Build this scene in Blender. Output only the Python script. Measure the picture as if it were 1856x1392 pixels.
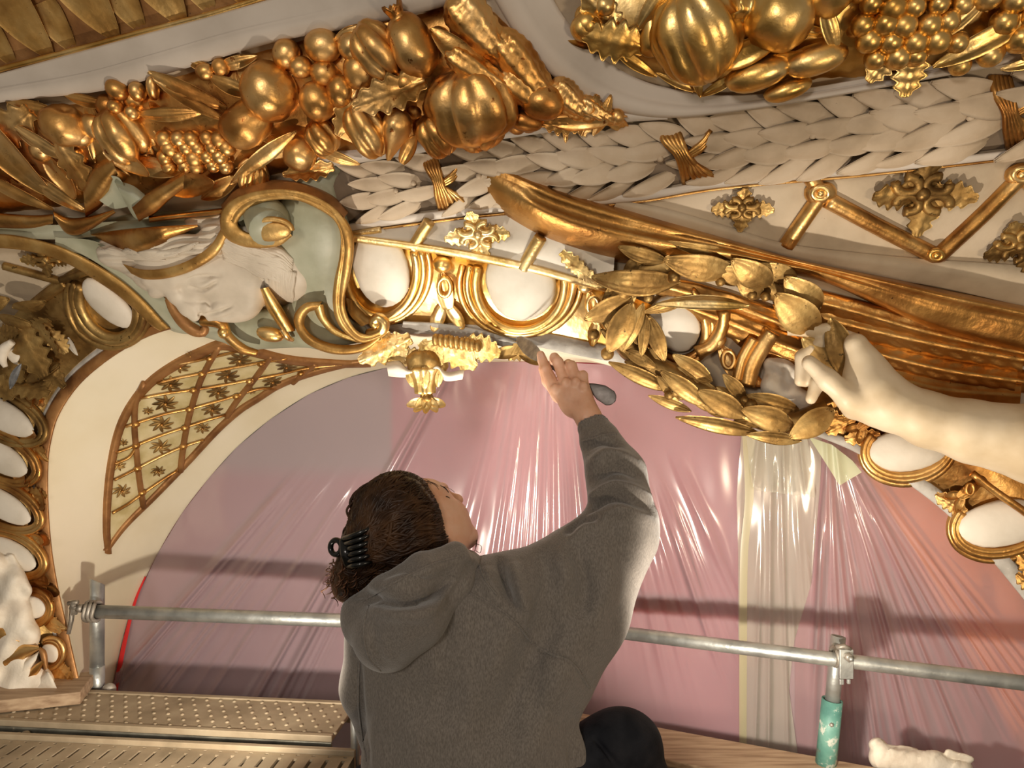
import bpy, math, random
import numpy as np
from mathutils import Vector, Matrix, noise
from mathutils.bvhtree import BVHTree
random.seed(7); RNG = np.random.default_rng(7)
for o in list(bpy.data.objects): bpy.data.objects.remove(o)
SC = bpy.context.scene; COL = SC.collection
FPX = 1300.0; CX = 928.0; CY = 696.0          # focal length and centre in photo pixels (1856 x 1392)
# ---------------------------------------------------------------- camera, world, lamps, exposure
cam = bpy.data.cameras.new('camera'); camo = bpy.data.objects.new('camera', cam); COL.objects.link(camo)
cam.sensor_width = 36.0; cam.lens = FPX/1856*36.0; camo.rotation_euler = (math.pi/2, 0, 0)
cam.clip_start = .02
SC.camera = camo
w = bpy.data.worlds.new('world'); SC.world = w; w.use_nodes = True
w.node_tree.nodes['Background'].inputs[0].default_value = (1.0, .86, .68, 1)
w.node_tree.nodes['Background'].inputs[1].default_value = .22
def lamp(name, kind, loc, power, col, size=.05, target=None, spot=None, blend=.5):
    l = bpy.data.lights.new(name, kind); l.energy = power; l.color = col
    if kind == 'AREA': l.shape = 'DISK'; l.size = size
    else: l.shadow_soft_size = size
    if spot: l.spot_size = math.radians(spot); l.spot_blend = blend
    o = bpy.data.objects.new(name, l); COL.objects.link(o); o.location = loc
    if target: o.rotation_euler = (Vector(target)-Vector(loc)).to_track_quat('-Z', 'Y').to_euler()
    return o
WARM = (1.0, .80, .56); NEUT = (1.0, .89, .74)
lamp('work_lamp_right', 'SPOT', (.38, 1.15, -.632), 38, NEUT, .018, (.95, 2.2, -.15), 110, .35)
lamp('work_lamp_left', 'SPOT', (-.53, 1.25, -.71), 34, NEUT, .02, (-.95, 2.3, -.05), 122, .4)
lamp('work_spot', 'SPOT', (-.17, 1.62, -.60), 32, (1, .93, .80), .03, (-.02, 1.86, .15), 56, .6)
lamp('work_spot_left', 'SPOT', (-.62, .55, -.32), 27, (1, .92, .78), .02, (.0, 1.78, .13), 21, .6)
lamp('room_lamp', 'AREA', (1.1, -.2, -.6), 9, WARM, .25, (.35, 1.6, .5))
lamp('room_lamp_left', 'AREA', (-1.3, -.3, .1), 1.0, WARM, .25, (-.3, 1.5, -.2))
lamp('back_fill_light', 'AREA', (-.8, -1.2, .5), 21, (1, .91, .81), .5, (0, 1.5, -.2))  # soft fill added behind the camera to brighten the back of the hoodie
SC.view_settings.view_transform = 'Standard'; SC.view_settings.look = 'None'
SC.view_settings.exposure = 0.0; SC.view_settings.gamma = 1.0; SC.view_settings.use_curve_mapping = False
# ---------------------------------------------------------------- materials
def mat(name, cols, metal=0, rough=.5, scale=8, bump=.0, bscale=60, rough2=None, specks=None, speck_amt=.62, speck_scale=45, coat=0, sub=0, detail=5, sharp=(.35,.65)):
    m = bpy.data.materials.new(name); m.use_nodes = True
    nt = m.node_tree; N = nt.nodes; L = nt.links; b = N['Principled BSDF']
    g = N.new('ShaderNodeNewGeometry'); n = N.new('ShaderNodeTexNoise')
    n.inputs['Scale'].default_value = scale; n.inputs['Detail'].default_value = detail
    L.new(g.outputs['Position'], n.inputs['Vector'])
    r = N.new('ShaderNodeValToRGB'); L.new(n.outputs['Fac'], r.inputs[0])
    el = r.color_ramp.elements
    for i, c in enumerate(cols):
        p = sharp[0]+(sharp[1]-sharp[0])*i/max(1, len(cols)-1)
        if i < 2: e = el[i]; e.position = p
        else: e = el.new(p)
        e.color = (*c, 1)
    if len(cols) == 1: el[1].color = (*cols[0], 1)
    out = r.outputs[0]
    if specks:
        n2 = N.new('ShaderNodeTexNoise'); n2.inputs['Scale'].default_value = speck_scale; n2.inputs['Detail'].default_value = 7
        n2.inputs['Roughness'].default_value = .7
        L.new(g.outputs['Position'], n2.inputs['Vector'])
        r2 = N.new('ShaderNodeValToRGB'); r2.color_ramp.elements[0].position = speck_amt; r2.color_ramp.elements[1].position = speck_amt+.05
        L.new(n2.outputs['Fac'], r2.inputs[0])
        mx = N.new('ShaderNodeMix'); mx.data_type = 'RGBA'; L.new(r2.outputs[0], mx.inputs[0]); L.new(out, mx.inputs[6]); mx.inputs[7].default_value = (*specks, 1)
        out = mx.outputs[2]
    L.new(out, b.inputs['Base Color'])
    b.inputs['Metallic'].default_value = metal; b.inputs['Roughness'].default_value = rough
    if rough2 is not None:
        mr = N.new('ShaderNodeMapRange'); mr.inputs[1].default_value = .3; mr.inputs[2].default_value = .7
        mr.inputs[3].default_value = rough; mr.inputs[4].default_value = rough2
        n3 = N.new('ShaderNodeTexNoise'); n3.inputs['Scale'].default_value = scale*2.3; n3.inputs['Detail'].default_value = 4
        L.new(g.outputs['Position'], n3.inputs['Vector']); L.new(n3.outputs['Fac'], mr.inputs[0]); L.new(mr.outputs[0], b.inputs['Roughness'])
    if bump:
        nb = N.new('ShaderNodeTexNoise'); nb.inputs['Scale'].default_value = bscale; nb.inputs['Detail'].default_value = 6
        L.new(g.outputs['Position'], nb.inputs['Vector'])
        bp = N.new('ShaderNodeBump'); bp.inputs['Strength'].default_value = bump; bp.inputs['Distance'].default_value = .004
        L.new(nb.outputs['Fac'], bp.inputs['Height']); L.new(bp.outputs[0], b.inputs['Normal'])
    if coat: b.inputs['Coat Weight'].default_value = coat
    if sub:
        b.inputs['Subsurface Weight'].default_value = sub; b.inputs['Subsurface Radius'].default_value = (1, .35, .2); b.inputs['Subsurface Scale'].default_value = .008
    return m
M = {}
M['gold'] = mat('gilding', [(.33,.145,.04),(.62,.335,.10),(.76,.48,.19)], 1, .32, 9, .4, 55, .48, (.16,.06,.02), .66, 60)
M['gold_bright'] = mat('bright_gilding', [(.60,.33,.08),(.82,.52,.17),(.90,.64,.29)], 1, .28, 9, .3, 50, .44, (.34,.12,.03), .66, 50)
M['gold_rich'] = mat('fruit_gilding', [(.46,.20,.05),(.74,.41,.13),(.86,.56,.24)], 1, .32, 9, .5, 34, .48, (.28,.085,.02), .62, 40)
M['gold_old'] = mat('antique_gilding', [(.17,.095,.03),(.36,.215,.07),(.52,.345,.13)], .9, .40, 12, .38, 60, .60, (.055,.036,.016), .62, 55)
M['gold_matte'] = mat('matte_gilding', [(.36,.19,.05),(.52,.30,.09),(.64,.41,.15)], .8, .42, 14, .4, 60, .56, (.14,.07,.025), .64, 60)
M['leaf_ground'] = mat('dark_leaf_ground', [(.16,.115,.075),(.24,.175,.12)], 0, .8, 12, .3, 40)  # darker grey-brown for the ground behind the laurel leaves
M['gold_wing'] = mat('wing_gilding', [(.36,.165,.045),(.55,.29,.085),(.68,.41,.15)], 1, .38, 7, .4, 60, .45, (.12,.05,.02), .64, 70)
M['gold_pale'] = mat('pale_gilding', [(.56,.36,.11),(.76,.53,.21),(.86,.66,.34)], .92, .38, 14, .4, 80, .5, (.20,.11,.03), .64, 60)
M['bole'] = mat('brown_bole', [(.22,.095,.03),(.33,.155,.05),(.42,.21,.075)], .5, .42, 14, .3, 80, .55, (.09,.05,.03), .66, 60)
M['cream'] = mat('cream_paint', [(.76,.67,.48),(.80,.72,.54),(.83,.75,.58)], 0, .62, 4, .12, 30)
M['plaster'] = mat('old_plaster', [(.37,.285,.195),(.48,.385,.27),(.55,.45,.33)], 0, .68, 6, .35, 40, None, (.20,.14,.09), .69, 40)
M['frame'] = mat('frame_plaster', [(.47,.405,.34),(.55,.48,.41),(.59,.52,.45)], 0, .5, 5, .15, 25, None, (.30,.23,.17), .72, 30)
M['leaf_plaster'] = mat('laurel_plaster', [(.42,.32,.215),(.53,.41,.285),(.60,.48,.35)], 0, .66, 9, .3, 60, None, (.14,.09,.06), .70, 50)
M['white'] = mat('egg_plaster', [(.56,.50,.41),(.65,.59,.50),(.70,.64,.55)], 0, .55, 8, .25, 45, None, (.42,.32,.22), .71, 55)
M['grey'] = mat('grey_filler', [(.27,.245,.215),(.38,.35,.31),(.47,.44,.40)], 0, .75, 18, .5, 70, None, (.60,.57,.52), .66, 60)
M['celadon'] = mat('celadon_paint', [(.25,.245,.165),(.33,.335,.24),(.41,.41,.31)], 0, .45, 7, .2, 40, None, (.66,.64,.56), .67, 25)
M['mask'] = mat('mask_plaster', [(.46,.395,.31),(.55,.475,.38),(.60,.53,.43)], 0, .55, 10, .1, 40)
M['ivory'] = mat('ivory_plaster', [(.54,.42,.27),(.63,.51,.35),(.68,.57,.42)], 0, .5, 9, .15, 30)
M['steel'] = mat('galvanised_steel', [(.34,.35,.34),(.46,.47,.45),(.56,.57,.54)], .75, .36, 16, .2, 90, .55, (.16,.15,.12), .68, 40)
M['iron'] = mat('coupler_steel', [(.24,.21,.17),(.36,.32,.27),(.46,.42,.37)], .6, .5, 30, .4, 90)
M['green'] = mat('worn_green_paint', [(.07,.20,.17),(.11,.28,.23),(.16,.34,.28)], 0, .5, 15, .3, 60, None, (.52,.55,.48), .57, 30)
M['deck'] = mat('dusty_deck_steel', [(.27,.21,.135),(.36,.28,.185),(.42,.34,.23)], .15, .6, 8, .2, 60, None, (.50,.42,.30), .68, 80)
M['deck_dark'] = mat('deck_edge_steel', [(.10,.095,.075),(.16,.15,.12),(.21,.20,.16)], .4, .5, 18, .2, 70, None, (.36,.30,.22), .66, 40)
M['black'] = mat('black_plastic', [(.004,.004,.004)], 0, .22)
M['skin'] = mat('skin', [(.60,.32,.20),(.67,.38,.25),(.70,.43,.30)], 0, .45, 22, .12, 160, sub=.25)
M['nail'] = mat('nail', [(.66,.40,.30)], 0, .3)
M['hair'] = mat('brown_hair', [(.016,.0065,.003),(.034,.0145,.006),(.062,.028,.011)], 0, .45, 25, 0)
M['hair'].node_tree.nodes['Principled BSDF'].inputs['Specular IOR Level'].default_value = .25
M['blade'] = mat('blade_steel', [(.25,.25,.26),(.34,.34,.35),(.42,.42,.42)], .85, .38, 60, .3, 90, .5, (.55,.53,.5), .66, 60)
M['blade_dark'] = mat('dark_blade_steel', [(.13,.115,.105),(.17,.15,.14)], .8, .42, 40, .1, 90, .5, (.36,.22,.10), .70, 40)
M['trousers'] = mat('navy_trousers', [(.010,.011,.015),(.016,.017,.022),(.022,.022,.027)], 0, .75, 20, .3, 300, None, (.12,.07,.04), .74, 35)
M['red_tape'] = mat('red_tape', [(.62,.02,.025),(.72,.03,.03)], 0, .4, 20)
M['chalk'] = mat('broken_plaster', [(.60,.52,.42),(.72,.65,.54),(.78,.71,.61)], 0, .7, 14, .5, 60)
M['shadow_gap'] = mat('dark_joint', [(.03,.022,.015),(.05,.038,.026)], 0, .8, 20)
M['trousers'].node_tree.nodes['Principled BSDF'].inputs['Specular IOR Level'].default_value = .12
def wood():
    m = mat('weathered_wood', [(.26,.165,.095),(.38,.26,.16),(.46,.33,.21)], 0, .62, 3, .3, 90)
    nt = m.node_tree; N = nt.nodes; L = nt.links
    tc = N.new('ShaderNodeTexCoord'); mp = N.new('ShaderNodeMapping'); mp.inputs['Scale'].default_value = (2.5, 26, 26)
    L.new(tc.outputs['Object'], mp.inputs[0])
    for n in N:
        if n.type == 'TEX_NOISE': L.new(mp.outputs[0], n.inputs['Vector'])
    return m
M['wood'] = wood()
def fleece():
    m = mat('grey_marl_fleece', [(.105,.090,.077),(.14,.121,.105),(.178,.155,.135)], 0, .85, 420, .35, 420, detail=8)
    b = m.node_tree.nodes['Principled BSDF']; b.inputs['Sheen Weight'].default_value = .35; b.inputs['Sheen Roughness'].default_value = .5
    nt = m.node_tree; N = nt.nodes; L = nt.links
    g = [n for n in N if n.type == 'NEW_GEOMETRY'][0]; mp = N.new('ShaderNodeMapping'); mp.inputs['Scale'].default_value = (1, 1, .35); mp.inputs['Rotation'].default_value = (0, .5, 0)
    L.new(g.outputs['Position'], mp.inputs[0])
    for n in N:
        if n.type == 'TEX_NOISE': L.new(mp.outputs[0], n.inputs['Vector'])
    return m
M['fleece'] = fleece()
def film(name, haze, tint, gloss=.16, rough=.16):
    m = bpy.data.materials.new(name); m.use_nodes = True; nt = m.node_tree; N = nt.nodes; L = nt.links
    out = N['Material Output']; N.remove(N['Principled BSDF'])
    t = N.new('ShaderNodeBsdfTransparent'); t.inputs[0].default_value = (.96,.95,.94,1)
    d = N.new('ShaderNodeBsdfDiffuse'); d.inputs[0].default_value = (*tint, 1)
    mx = N.new('ShaderNodeMixShader'); mx.inputs[0].default_value = haze
    L.new(t.outputs[0], mx.inputs[1]); L.new(d.outputs[0], mx.inputs[2])
    gl = N.new('ShaderNodeBsdfGlossy'); gl.inputs['Roughness'].default_value = rough; gl.inputs['Color'].default_value = (1,1,1,1)
    fr = N.new('ShaderNodeFresnel'); fr.inputs[0].default_value = 1.5
    mm = N.new('ShaderNodeMath'); mm.operation = 'MULTIPLY_ADD'; mm.inputs[1].default_value = .9; mm.inputs[2].default_value = gloss*.25
    L.new(fr.outputs[0], mm.inputs[0])
    m2 = N.new('ShaderNodeMixShader'); L.new(mm.outputs[0], m2.inputs[0]); L.new(mx.outputs[0], m2.inputs[1]); L.new(gl.outputs[0], m2.inputs[2])
    L.new(m2.outputs[0], out.inputs[0]); return m
M['film'] = film('milky_plastic_film', .40, (.80,.63,.70))
M['film_thin'] = film('thin_plastic_film', .40, (.86,.70,.74), .2)
M['film_clear'] = film('yellowed_plastic_strip', .40, (.80,.78,.66), .2, .12)
M['tape'] = film('yellow_masking_tape', .62, (.66,.60,.36), .1, .3)
M['paper'] = film('pale_green_paper', .80, (.68,.72,.48), .05, .4)
# ---------------------------------------------------------------- helpers
def link(o, parent=None):
    COL.objects.link(o)
    if parent is not None: o.parent = parent
    return o
def meshobj(name, verts, faces, m, parent=None, smooth=True):
    me = bpy.data.meshes.new(name)
    me.from_pydata([tuple(v) for v in np.asarray(verts, float).tolist()], [], [list(f) for f in (faces.tolist() if hasattr(faces, 'tolist') else faces)])
    if m is not None: me.materials.append(M[m] if isinstance(m, str) else m)
    if smooth: me.polygons.foreach_set('use_smooth', [True]*len(me.polygons))
    me.update()
    return link(bpy.data.objects.new(name, me), parent)
def thing(name, label, cat, loc=(0,0,0), group=None):
    o = bpy.data.objects.new(name, None); o.empty_display_size = .05; o.location = loc
    link(o); o['label'] = label; o['category'] = cat
    if group: o['group'] = group
    return o
def tag(o, label, cat, group=None):
    o['label'] = label; o['category'] = cat
    if group: o['group'] = group
    return o
def struct(o): o['kind'] = 'structure'; return o
CA, CB, CK, CZ = 1.86, .146, .80, .12
def sp(t): return .5*(t+np.sqrt(t*t+.0036))
def cove(x, z): return CA-CB*x-CK*sp(z-CZ)
def P(u, v, off=0.0):
    """point of the carved cove on the sight line of photo pixel (u, v), standing off metres proud of it"""
    u = np.asarray(u, float); v = np.asarray(v, float); off = np.asarray(off, float)
    dx = (u-CX)/FPX; dz = (CY-v)/FPX
    lo = np.full(np.broadcast(dx, dz, off).shape, .3); hi = np.full(lo.shape, 3.2)
    for _ in range(34):
        Y = .5*(lo+hi); f = Y-(cove(Y*dx, Y*dz)-off)
        lo = np.where(f < 0, Y, lo); hi = np.where(f < 0, hi, Y)
    Y = .5*(lo+hi)
    return np.stack([Y*dx, Y+0*dz, Y*dz], -1)
def nrm(p):
    t = p[2]-CZ; d = .5*(1+t/math.sqrt(t*t+.0036))
    n = Vector((-CB, -1, -CK*d)); return n.normalized()
WA, WB = 2.30, .146
def W(u, v, off=0.0):
    u = np.asarray(u, float); v = np.asarray(v, float)
    dx = (u-CX)/FPX; dz = (CY-v)/FPX
    Y = (WA-off)/(1+WB*dx)
    return np.stack([Y*dx, Y+0*dz, Y*dz], -1)
def Q(u, v, Y):
    u = np.asarray(u, float); v = np.asarray(v, float); Y = np.asarray(Y, float)
    return np.stack([(u-CX)/FPX*Y, Y+0*u+0*v, (CY-v)/FPX*Y], -1)
def resample(pts, n, closed=False, smooth=True):
    p = np.asarray(pts, float)
    if closed: p = np.vstack([p, p[:1]])
    s = np.r_[0, np.cumsum(np.linalg.norm(np.diff(p[:, :2], axis=0), axis=1))]
    t = np.linspace(0, s[-1], n+1 if closed else n)
    if closed: t = t[:-1]
    if not smooth or len(p) < 3:
        return np.stack([np.interp(t, s, p[:, k]) for k in range(p.shape[1])], -1)
    # cubic Hermite with finite-difference tangents
    d = np.gradient(p, axis=0)/np.maximum(np.gradient(s), 1e-9)[:, None]
    if closed: d[0] = d[-1] = (p[1]-p[-2])/max(1e-9, (s[1]+s[-1]-s[-2]))
    i = np.clip(np.searchsorted(s, t, 'right')-1, 0, len(s)-2); h = (s[i+1]-s[i]); q = ((t-s[i])/h)[:, None]; h = h[:, None]
    return (2*q**3-3*q**2+1)*p[i]+(q**3-2*q**2+q)*h*d[i]+(-2*q**3+3*q**2)*p[i+1]+(q**3-q**2)*h*d[i+1]
def gridfaces(n, m, wrap_m=False, flip=False, wrap_n=False):
    f = []
    for i in range(n if wrap_n else n-1):
        for j in range(m if wrap_m else m-1):
            a = i*m+j; b = i*m+(j+1) % m; c = ((i+1) % n)*m+(j+1) % m; d = ((i+1) % n)*m+j
            f.append((a, d, c, b) if flip else (a, b, c, d))
    return f
def strip(name, up, lo, prof, m, parent=None, n=60, smooth=True, fn=P, base=0, sm=True):
    """moulding between two photo polylines lying on the cove; prof = [(t across, height m)]"""
    a = resample(up, n, smooth=sm); b = resample(lo, n, smooth=sm)
    t = np.array([q[0] for q in prof]); h = np.array([q[1] for q in prof])
    uv = a[:, None, :2]*(1-t)[None, :, None]+b[:, None, :2]*t[None, :, None]
    ex = np.zeros(n)
    if a.shape[1] > 2: ex = a[:, 2]
    V = fn(uv[..., 0], uv[..., 1], h[None, :]+base+ex[:, None])
    return meshobj(name, V.reshape(-1, 3), gridfaces(n, len(prof)), m, parent, smooth)
def tubeW(name, C, R, m, parent=None, sides=10, cap=True, closed=False, flat=None, flatn=None):
    """tube through world points C with radii R; flat = squash factor along flatn"""
    C = np.asarray(C, float); n = len(C); R = np.broadcast_to(np.asarray(R, float), (n,))
    T = np.gradient(C, axis=0)
    if closed: T = np.roll(C, -1, 0)-np.roll(C, 1, 0)
    T /= np.linalg.norm(T, axis=1)[:, None]+1e-12
    up = np.array(flatn if flatn is not None else (0.13, -.9, -.42), float)
    V = []; k = np.arange(sides)/sides*2*math.pi
    for i in range(n):
        x = np.cross(T[i], up); x /= np.linalg.norm(x)+1e-9; y = np.cross(x, T[i])
        V.append(C[i]+R[i]*(np.cos(k)[:, None]*x+(flat or 1)*np.sin(k)[:, None]*y))
    V = np.concatenate(V); F = gridfaces(n, sides, True, wrap_n=closed)
    if cap and not closed: F += [tuple(range(sides))[::-1], tuple((n-1)*sides+q for q in range(sides))]
    if name is None: return V, F
    return meshobj(name, V, F, m, parent)
def tube(name, pts, rpx, off, m, parent=None, n=40, sides=10, closed=False, flat=None, fn=P, sm=True):
    """tube along photo pixels on the cove, radius in px (number or list), off proud of it"""
    p = resample(pts, n, closed, sm)
    C = fn(p[:, 0], p[:, 1], (p[:, 2] if p.shape[1] > 2 else off))
    r = np.interp(np.linspace(0, 1, n), np.linspace(0, 1, len(rpx)), rpx) if hasattr(rpx, '__len__') else np.full(n, rpx)
    return tubeW(name, C, r*C[:, 1]/FPX, m, parent, sides, True, closed, flat)
def joinvf(parts):
    V = []; F = []; o = 0
    for v, f in parts:
        V.append(np.asarray(v)); F += [tuple(int(i)+o for i in q) for q in f]; o += len(v)
    return np.concatenate(V), F
def boxvf(lo, hi, bev=0):
    x0, y0, z0 = lo; x1, y1, z1 = hi
    v = [(x0,y0,z0),(x1,y0,z0),(x1,y1,z0),(x0,y1,z0),(x0,y0,z1),(x1,y0,z1),(x1,y1,z1),(x0,y1,z1)]
    f = [(0,3,2,1),(4,5,6,7),(0,1,5,4),(1,2,6,5),(2,3,7,6),(3,0,4,7)]
    return np.array(v, float), f
def bevel(o, w=.002, seg=2):
    md = o.modifiers.new('bevel', 'BEVEL'); md.width = w; md.segments = seg; md.limit_method = 'ANGLE'
# ---- implicit sculpting: smooth union of ellipsoids and tapered limbs, meshed with surface nets
class SDF:
    def __init__(s, lo, hi, h):
        s.lo = np.array(lo, float); s.h = h; n = np.ceil((np.array(hi)-s.lo)/h).astype(int)+1; s.n = n
        s.x = (s.lo[0]+h*np.arange(n[0]))[:, None, None].astype(np.float32); s.y = (s.lo[1]+h*np.arange(n[1]))[None, :, None].astype(np.float32)
        s.z = (s.lo[2]+h*np.arange(n[2]))[None, None, :].astype(np.float32)
        s.f = np.full(tuple(n), 1e3*h, np.float32)
    def _box(s, a, b, pad):
        i0 = np.clip(np.floor((np.minimum(a, b)-pad-s.lo)/s.h).astype(int), 0, s.n-1); i1 = np.clip(np.ceil((np.maximum(a, b)+pad-s.lo)/s.h).astype(int)+1, 1, s.n)
        return tuple(slice(i0[k], max(i1[k], i0[k]+1)) for k in range(3))
    def _add(s, sl, d, k, sub):
        f = s.f[sl]
        if sub:
            d = -d
            if k > 0: hh = np.maximum(k-np.abs(f-d), 0)/k; s.f[sl] = np.maximum(f, d)+hh*hh*k*.25
            else: s.f[sl] = np.maximum(f, d)
        else:
            if k > 0: hh = np.maximum(k-np.abs(f-d), 0)/k; s.f[sl] = np.minimum(f, d)-hh*hh*k*.25
            else: s.f[sl] = np.minimum(f, d)
    def ell(s, c, r, k=0, rot=None, sub=False):
        c = np.array(c, float); r = np.array(r, float)*np.ones(3); pad = r.max()*1.25+2*k+4*s.h; sl = s._box(c, c, pad)
        X = s.x[sl[0]]-c[0]; Y = s.y[:, sl[1]]-c[1]; Z = s.z[:, :, sl[2]]-c[2]
        if rot is not None:
            R = np.array(Matrix.Identity(3) if rot is None else rot, float)   # columns = axes
            X, Y, Z = [R[0, j]*X+R[1, j]*Y+R[2, j]*Z for j in range(3)]
        k0 = np.sqrt((X/r[0])**2+(Y/r[1])**2+(Z/r[2])**2); k1 = np.sqrt((X/r[0]**2)**2+(Y/r[1]**2)**2+(Z/r[2]**2)**2)
        s._add(sl, k0*(k0-1)/np.maximum(k1, 1e-9), k, sub); return s
    def cap(s, a, b, ra, rb=None, k=0, sub=False, sq=None):
        rb = ra if rb is None else rb; a = np.array(a, float); b = np.array(b, float); pad = max(ra, rb)*1.3+2*k+4*s.h; sl = s._box(a, b, pad)
        X = s.x[sl[0]]-a[0]; Y = s.y[:, sl[1]]-a[1]; Z = s.z[:, :, sl[2]]-a[2]; ba = b-a
        t = np.clip((X*ba[0]+Y*ba[1]+Z*ba[2])/max(ba@ba, 1e-12), 0, 1)
        dz = (Z-t*ba[2])
        if sq: dz = dz/sq
        d = np.sqrt((X-t*ba[0])**2+(Y-t*ba[1])**2+dz**2)-(ra+(rb-ra)*t)
        s._add(sl, d, k, sub); return s
    def chain(s, pts, rad, k=0, sub=False, sq=None):
        for i in range(len(pts)-1):
            s.cap(pts[i], pts[i+1], rad[i], rad[i+1], k if i else k, sub, sq)
        return s
    def mesh(s):
        f = s.f; ins = f < 0; n = f.shape
        c = np.zeros(tuple(q-1 for q in n), np.int8)
        for a in (0, 1):
            for b in (0, 1):
                for d in (0, 1): c += ins[a:n[0]-1+a, b:n[1]-1+b, d:n[2]-1+d]
        act = np.argwhere((c > 0) & (c < 8)); idx = np.full(c.shape, -1, np.int32); idx[tuple(act.T)] = np.arange(len(act))
        acc = np.zeros((len(act), 3)); cnt = np.zeros(len(act))
        cor = [np.array(q) for q in ((0,0,0),(1,0,0),(0,1,0),(1,1,0),(0,0,1),(1,0,1),(0,1,1),(1,1,1))]
        val = [f[tuple((act+q).T)] for q in cor]
        for i, j in ((0,1),(2,3),(4,5),(6,7),(0,2),(1,3),(4,6),(5,7),(0,4),(1,5),(2,6),(3,7)):
            m = (val[i] < 0) != (val[j] < 0); t = val[i][m]/(val[i][m]-val[j][m])
            acc[m] += cor[i]+t[:, None]*(cor[j]-cor[i]); cnt[m] += 1
        V = s.lo+s.h*(act+acc/cnt[:, None]); F = []
        for ax in range(3):
            sl0 = [slice(None)]*3; sl1 = [slice(None)]*3; sl0[ax] = slice(0, -1); sl1[ax] = slice(1, None)
            e = np.argwhere(ins[tuple(sl0)] != ins[tuple(sl1)]); o1, o2 = [q for q in range(3) if q != ax]
            ok = (e[:, o1] > 0) & (e[:, o2] > 0) & (e[:, o1] < n[o1]-1) & (e[:, o2] < n[o2]-1); e = e[ok]
            q = []
            for d1, d2 in ((1, 1), (0, 1), (0, 0), (1, 0)):
                g = e.copy(); g[:, o1] -= d1; g[:, o2] -= d2; q.append(idx[tuple(g.T)])
            q = np.stack(q, 1); fl = ins[tuple(e.T)]
            if ax == 1: fl = ~fl
            q[~fl] = q[~fl][:, ::-1]; F.append(q)
        return V, np.concatenate(F)
def pxmap(V, fn=P, scale=None):
    """(u, v, px proud) -> world on the cove; pixel units of relief turned to metres"""
    V = np.asarray(V, float); Y0 = fn(V[:, 0], V[:, 1], 0)[:, 1]
    return fn(V[:, 0], V[:, 1], V[:, 2]*Y0/FPX)
def orient(V, F):
    F = np.asarray(F); a, b, c = V[F[:, 0]], V[F[:, 1]], V[F[:, 2]]; d = V[F[:, 3]]
    vol = np.einsum('ij,ij->i', a, np.cross(b, c)).sum()+np.einsum('ij,ij->i', a, np.cross(c, d)).sum()
    return F[:, ::-1] if vol < 0 else F
def sdfobj(name, s, m, parent=None, fn=None, post=None):
    V, F = s.mesh()
    if post is not None: V = post(V)
    V = fn(V) if fn is not None else V
    return meshobj(name, V, orient(V, F), m, parent)
def vnorm(V, F):
    F = np.asarray(F); n = np.cross(V[F[:, 2]]-V[F[:, 0]], V[F[:, 3]]-V[F[:, 1]]); N = np.zeros_like(V)
    for k in range(4): np.add.at(N, F[:, k], n)
    return N/(np.linalg.norm(N, axis=1)[:, None]+1e-9)
def folds(V, F, lst):
    F = orient(V, F); N = vnorm(V, F); V = V.copy(); face = np.clip((N[:, 2]+.05)*2.2, 0, 1)
    for pts, amp, wd in lst:
        p = resample(pts, 40); d = np.full(len(V), 1e9); at = np.zeros(len(V))
        for i in range(39):
            a, b = p[i, :2], p[i+1, :2]; ab = b-a; t = np.clip(((V[:, :2]-a)@ab)/(ab@ab+1e-9), 0, 1); dd = np.hypot(*(V[:, :2]-a-t[:, None]*ab).T); m = dd < d; d[m] = dd[m]; at[m] = (i+t[m])/39
        V += N*(amp*np.exp(-(d/wd)**2)*face*np.sin(np.pi*np.clip(at*.9+.05, 0, 1))**.6)[:, None]
    return V, F
# ================================================================ large structure
AE = [(168,1330),(150,1258),(123,1140),(105,1060),(94,991),(88,910),(88,840),(93,800),(107,753),(142,700),(185,661),(228,632),(267,611),(309,597),(350,591),(400,589),(480,590),(560,593),(640,597),(720,604),(800,607),(880,614),(960,626),(1050,645),(1130,661),(1220,692),(1330,737),(1400,762),(1465,785),(1540,815),(1620,860),(1700,918),(1770,985),(1830,1055),(1880,1120),(1940,1220)]
FE = [(190,1350),(205,1250),(222,1160),(245,1090),(285,1005),(330,930),(380,865),(430,810),(490,760),(560,715),(630,685),(700,667),(800,659),(900,656),(1000,656),(1100,661),(1200,692),(1300,728),(1400,757),(1480,786),(1560,817),(1640,862),(1715,916),(1785,983),(1850,1056),(1900,1120),(1970,1240)]
# outline of the carved vault far outside the opening
OUT = [(-420,1500),(-420,1250),(-420,1000),(-420,700),(-420,420),(-420,100),(-380,-200),(-200,-330),(60,-380),(300,-380),(600,-380),(900,-380),(1200,-380),(1500,-380),(1800,-380),(2100,-380),(2300,-250),(2300,100),(2300,400),(2300,700),(2300,950),(2300,1200),(2300,1350)]
NA = 170
ae = resample(AE, NA); ou = resample(OUT, NA)
nt_ = 46; tt = np.linspace(0, 1, nt_)**1.25
uv = ae[:, None]*(1-tt)[None, :, None]+ou[:, None]*tt[None, :, None]
o = meshobj('ceiling', P(uv[..., 0], uv[..., 1]).reshape(-1, 3), gridfaces(NA, nt_), 'plaster'); struct(o)
# soffit between the front arch edge and the lunette wall
fe = resample(FE, 240)
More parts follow.
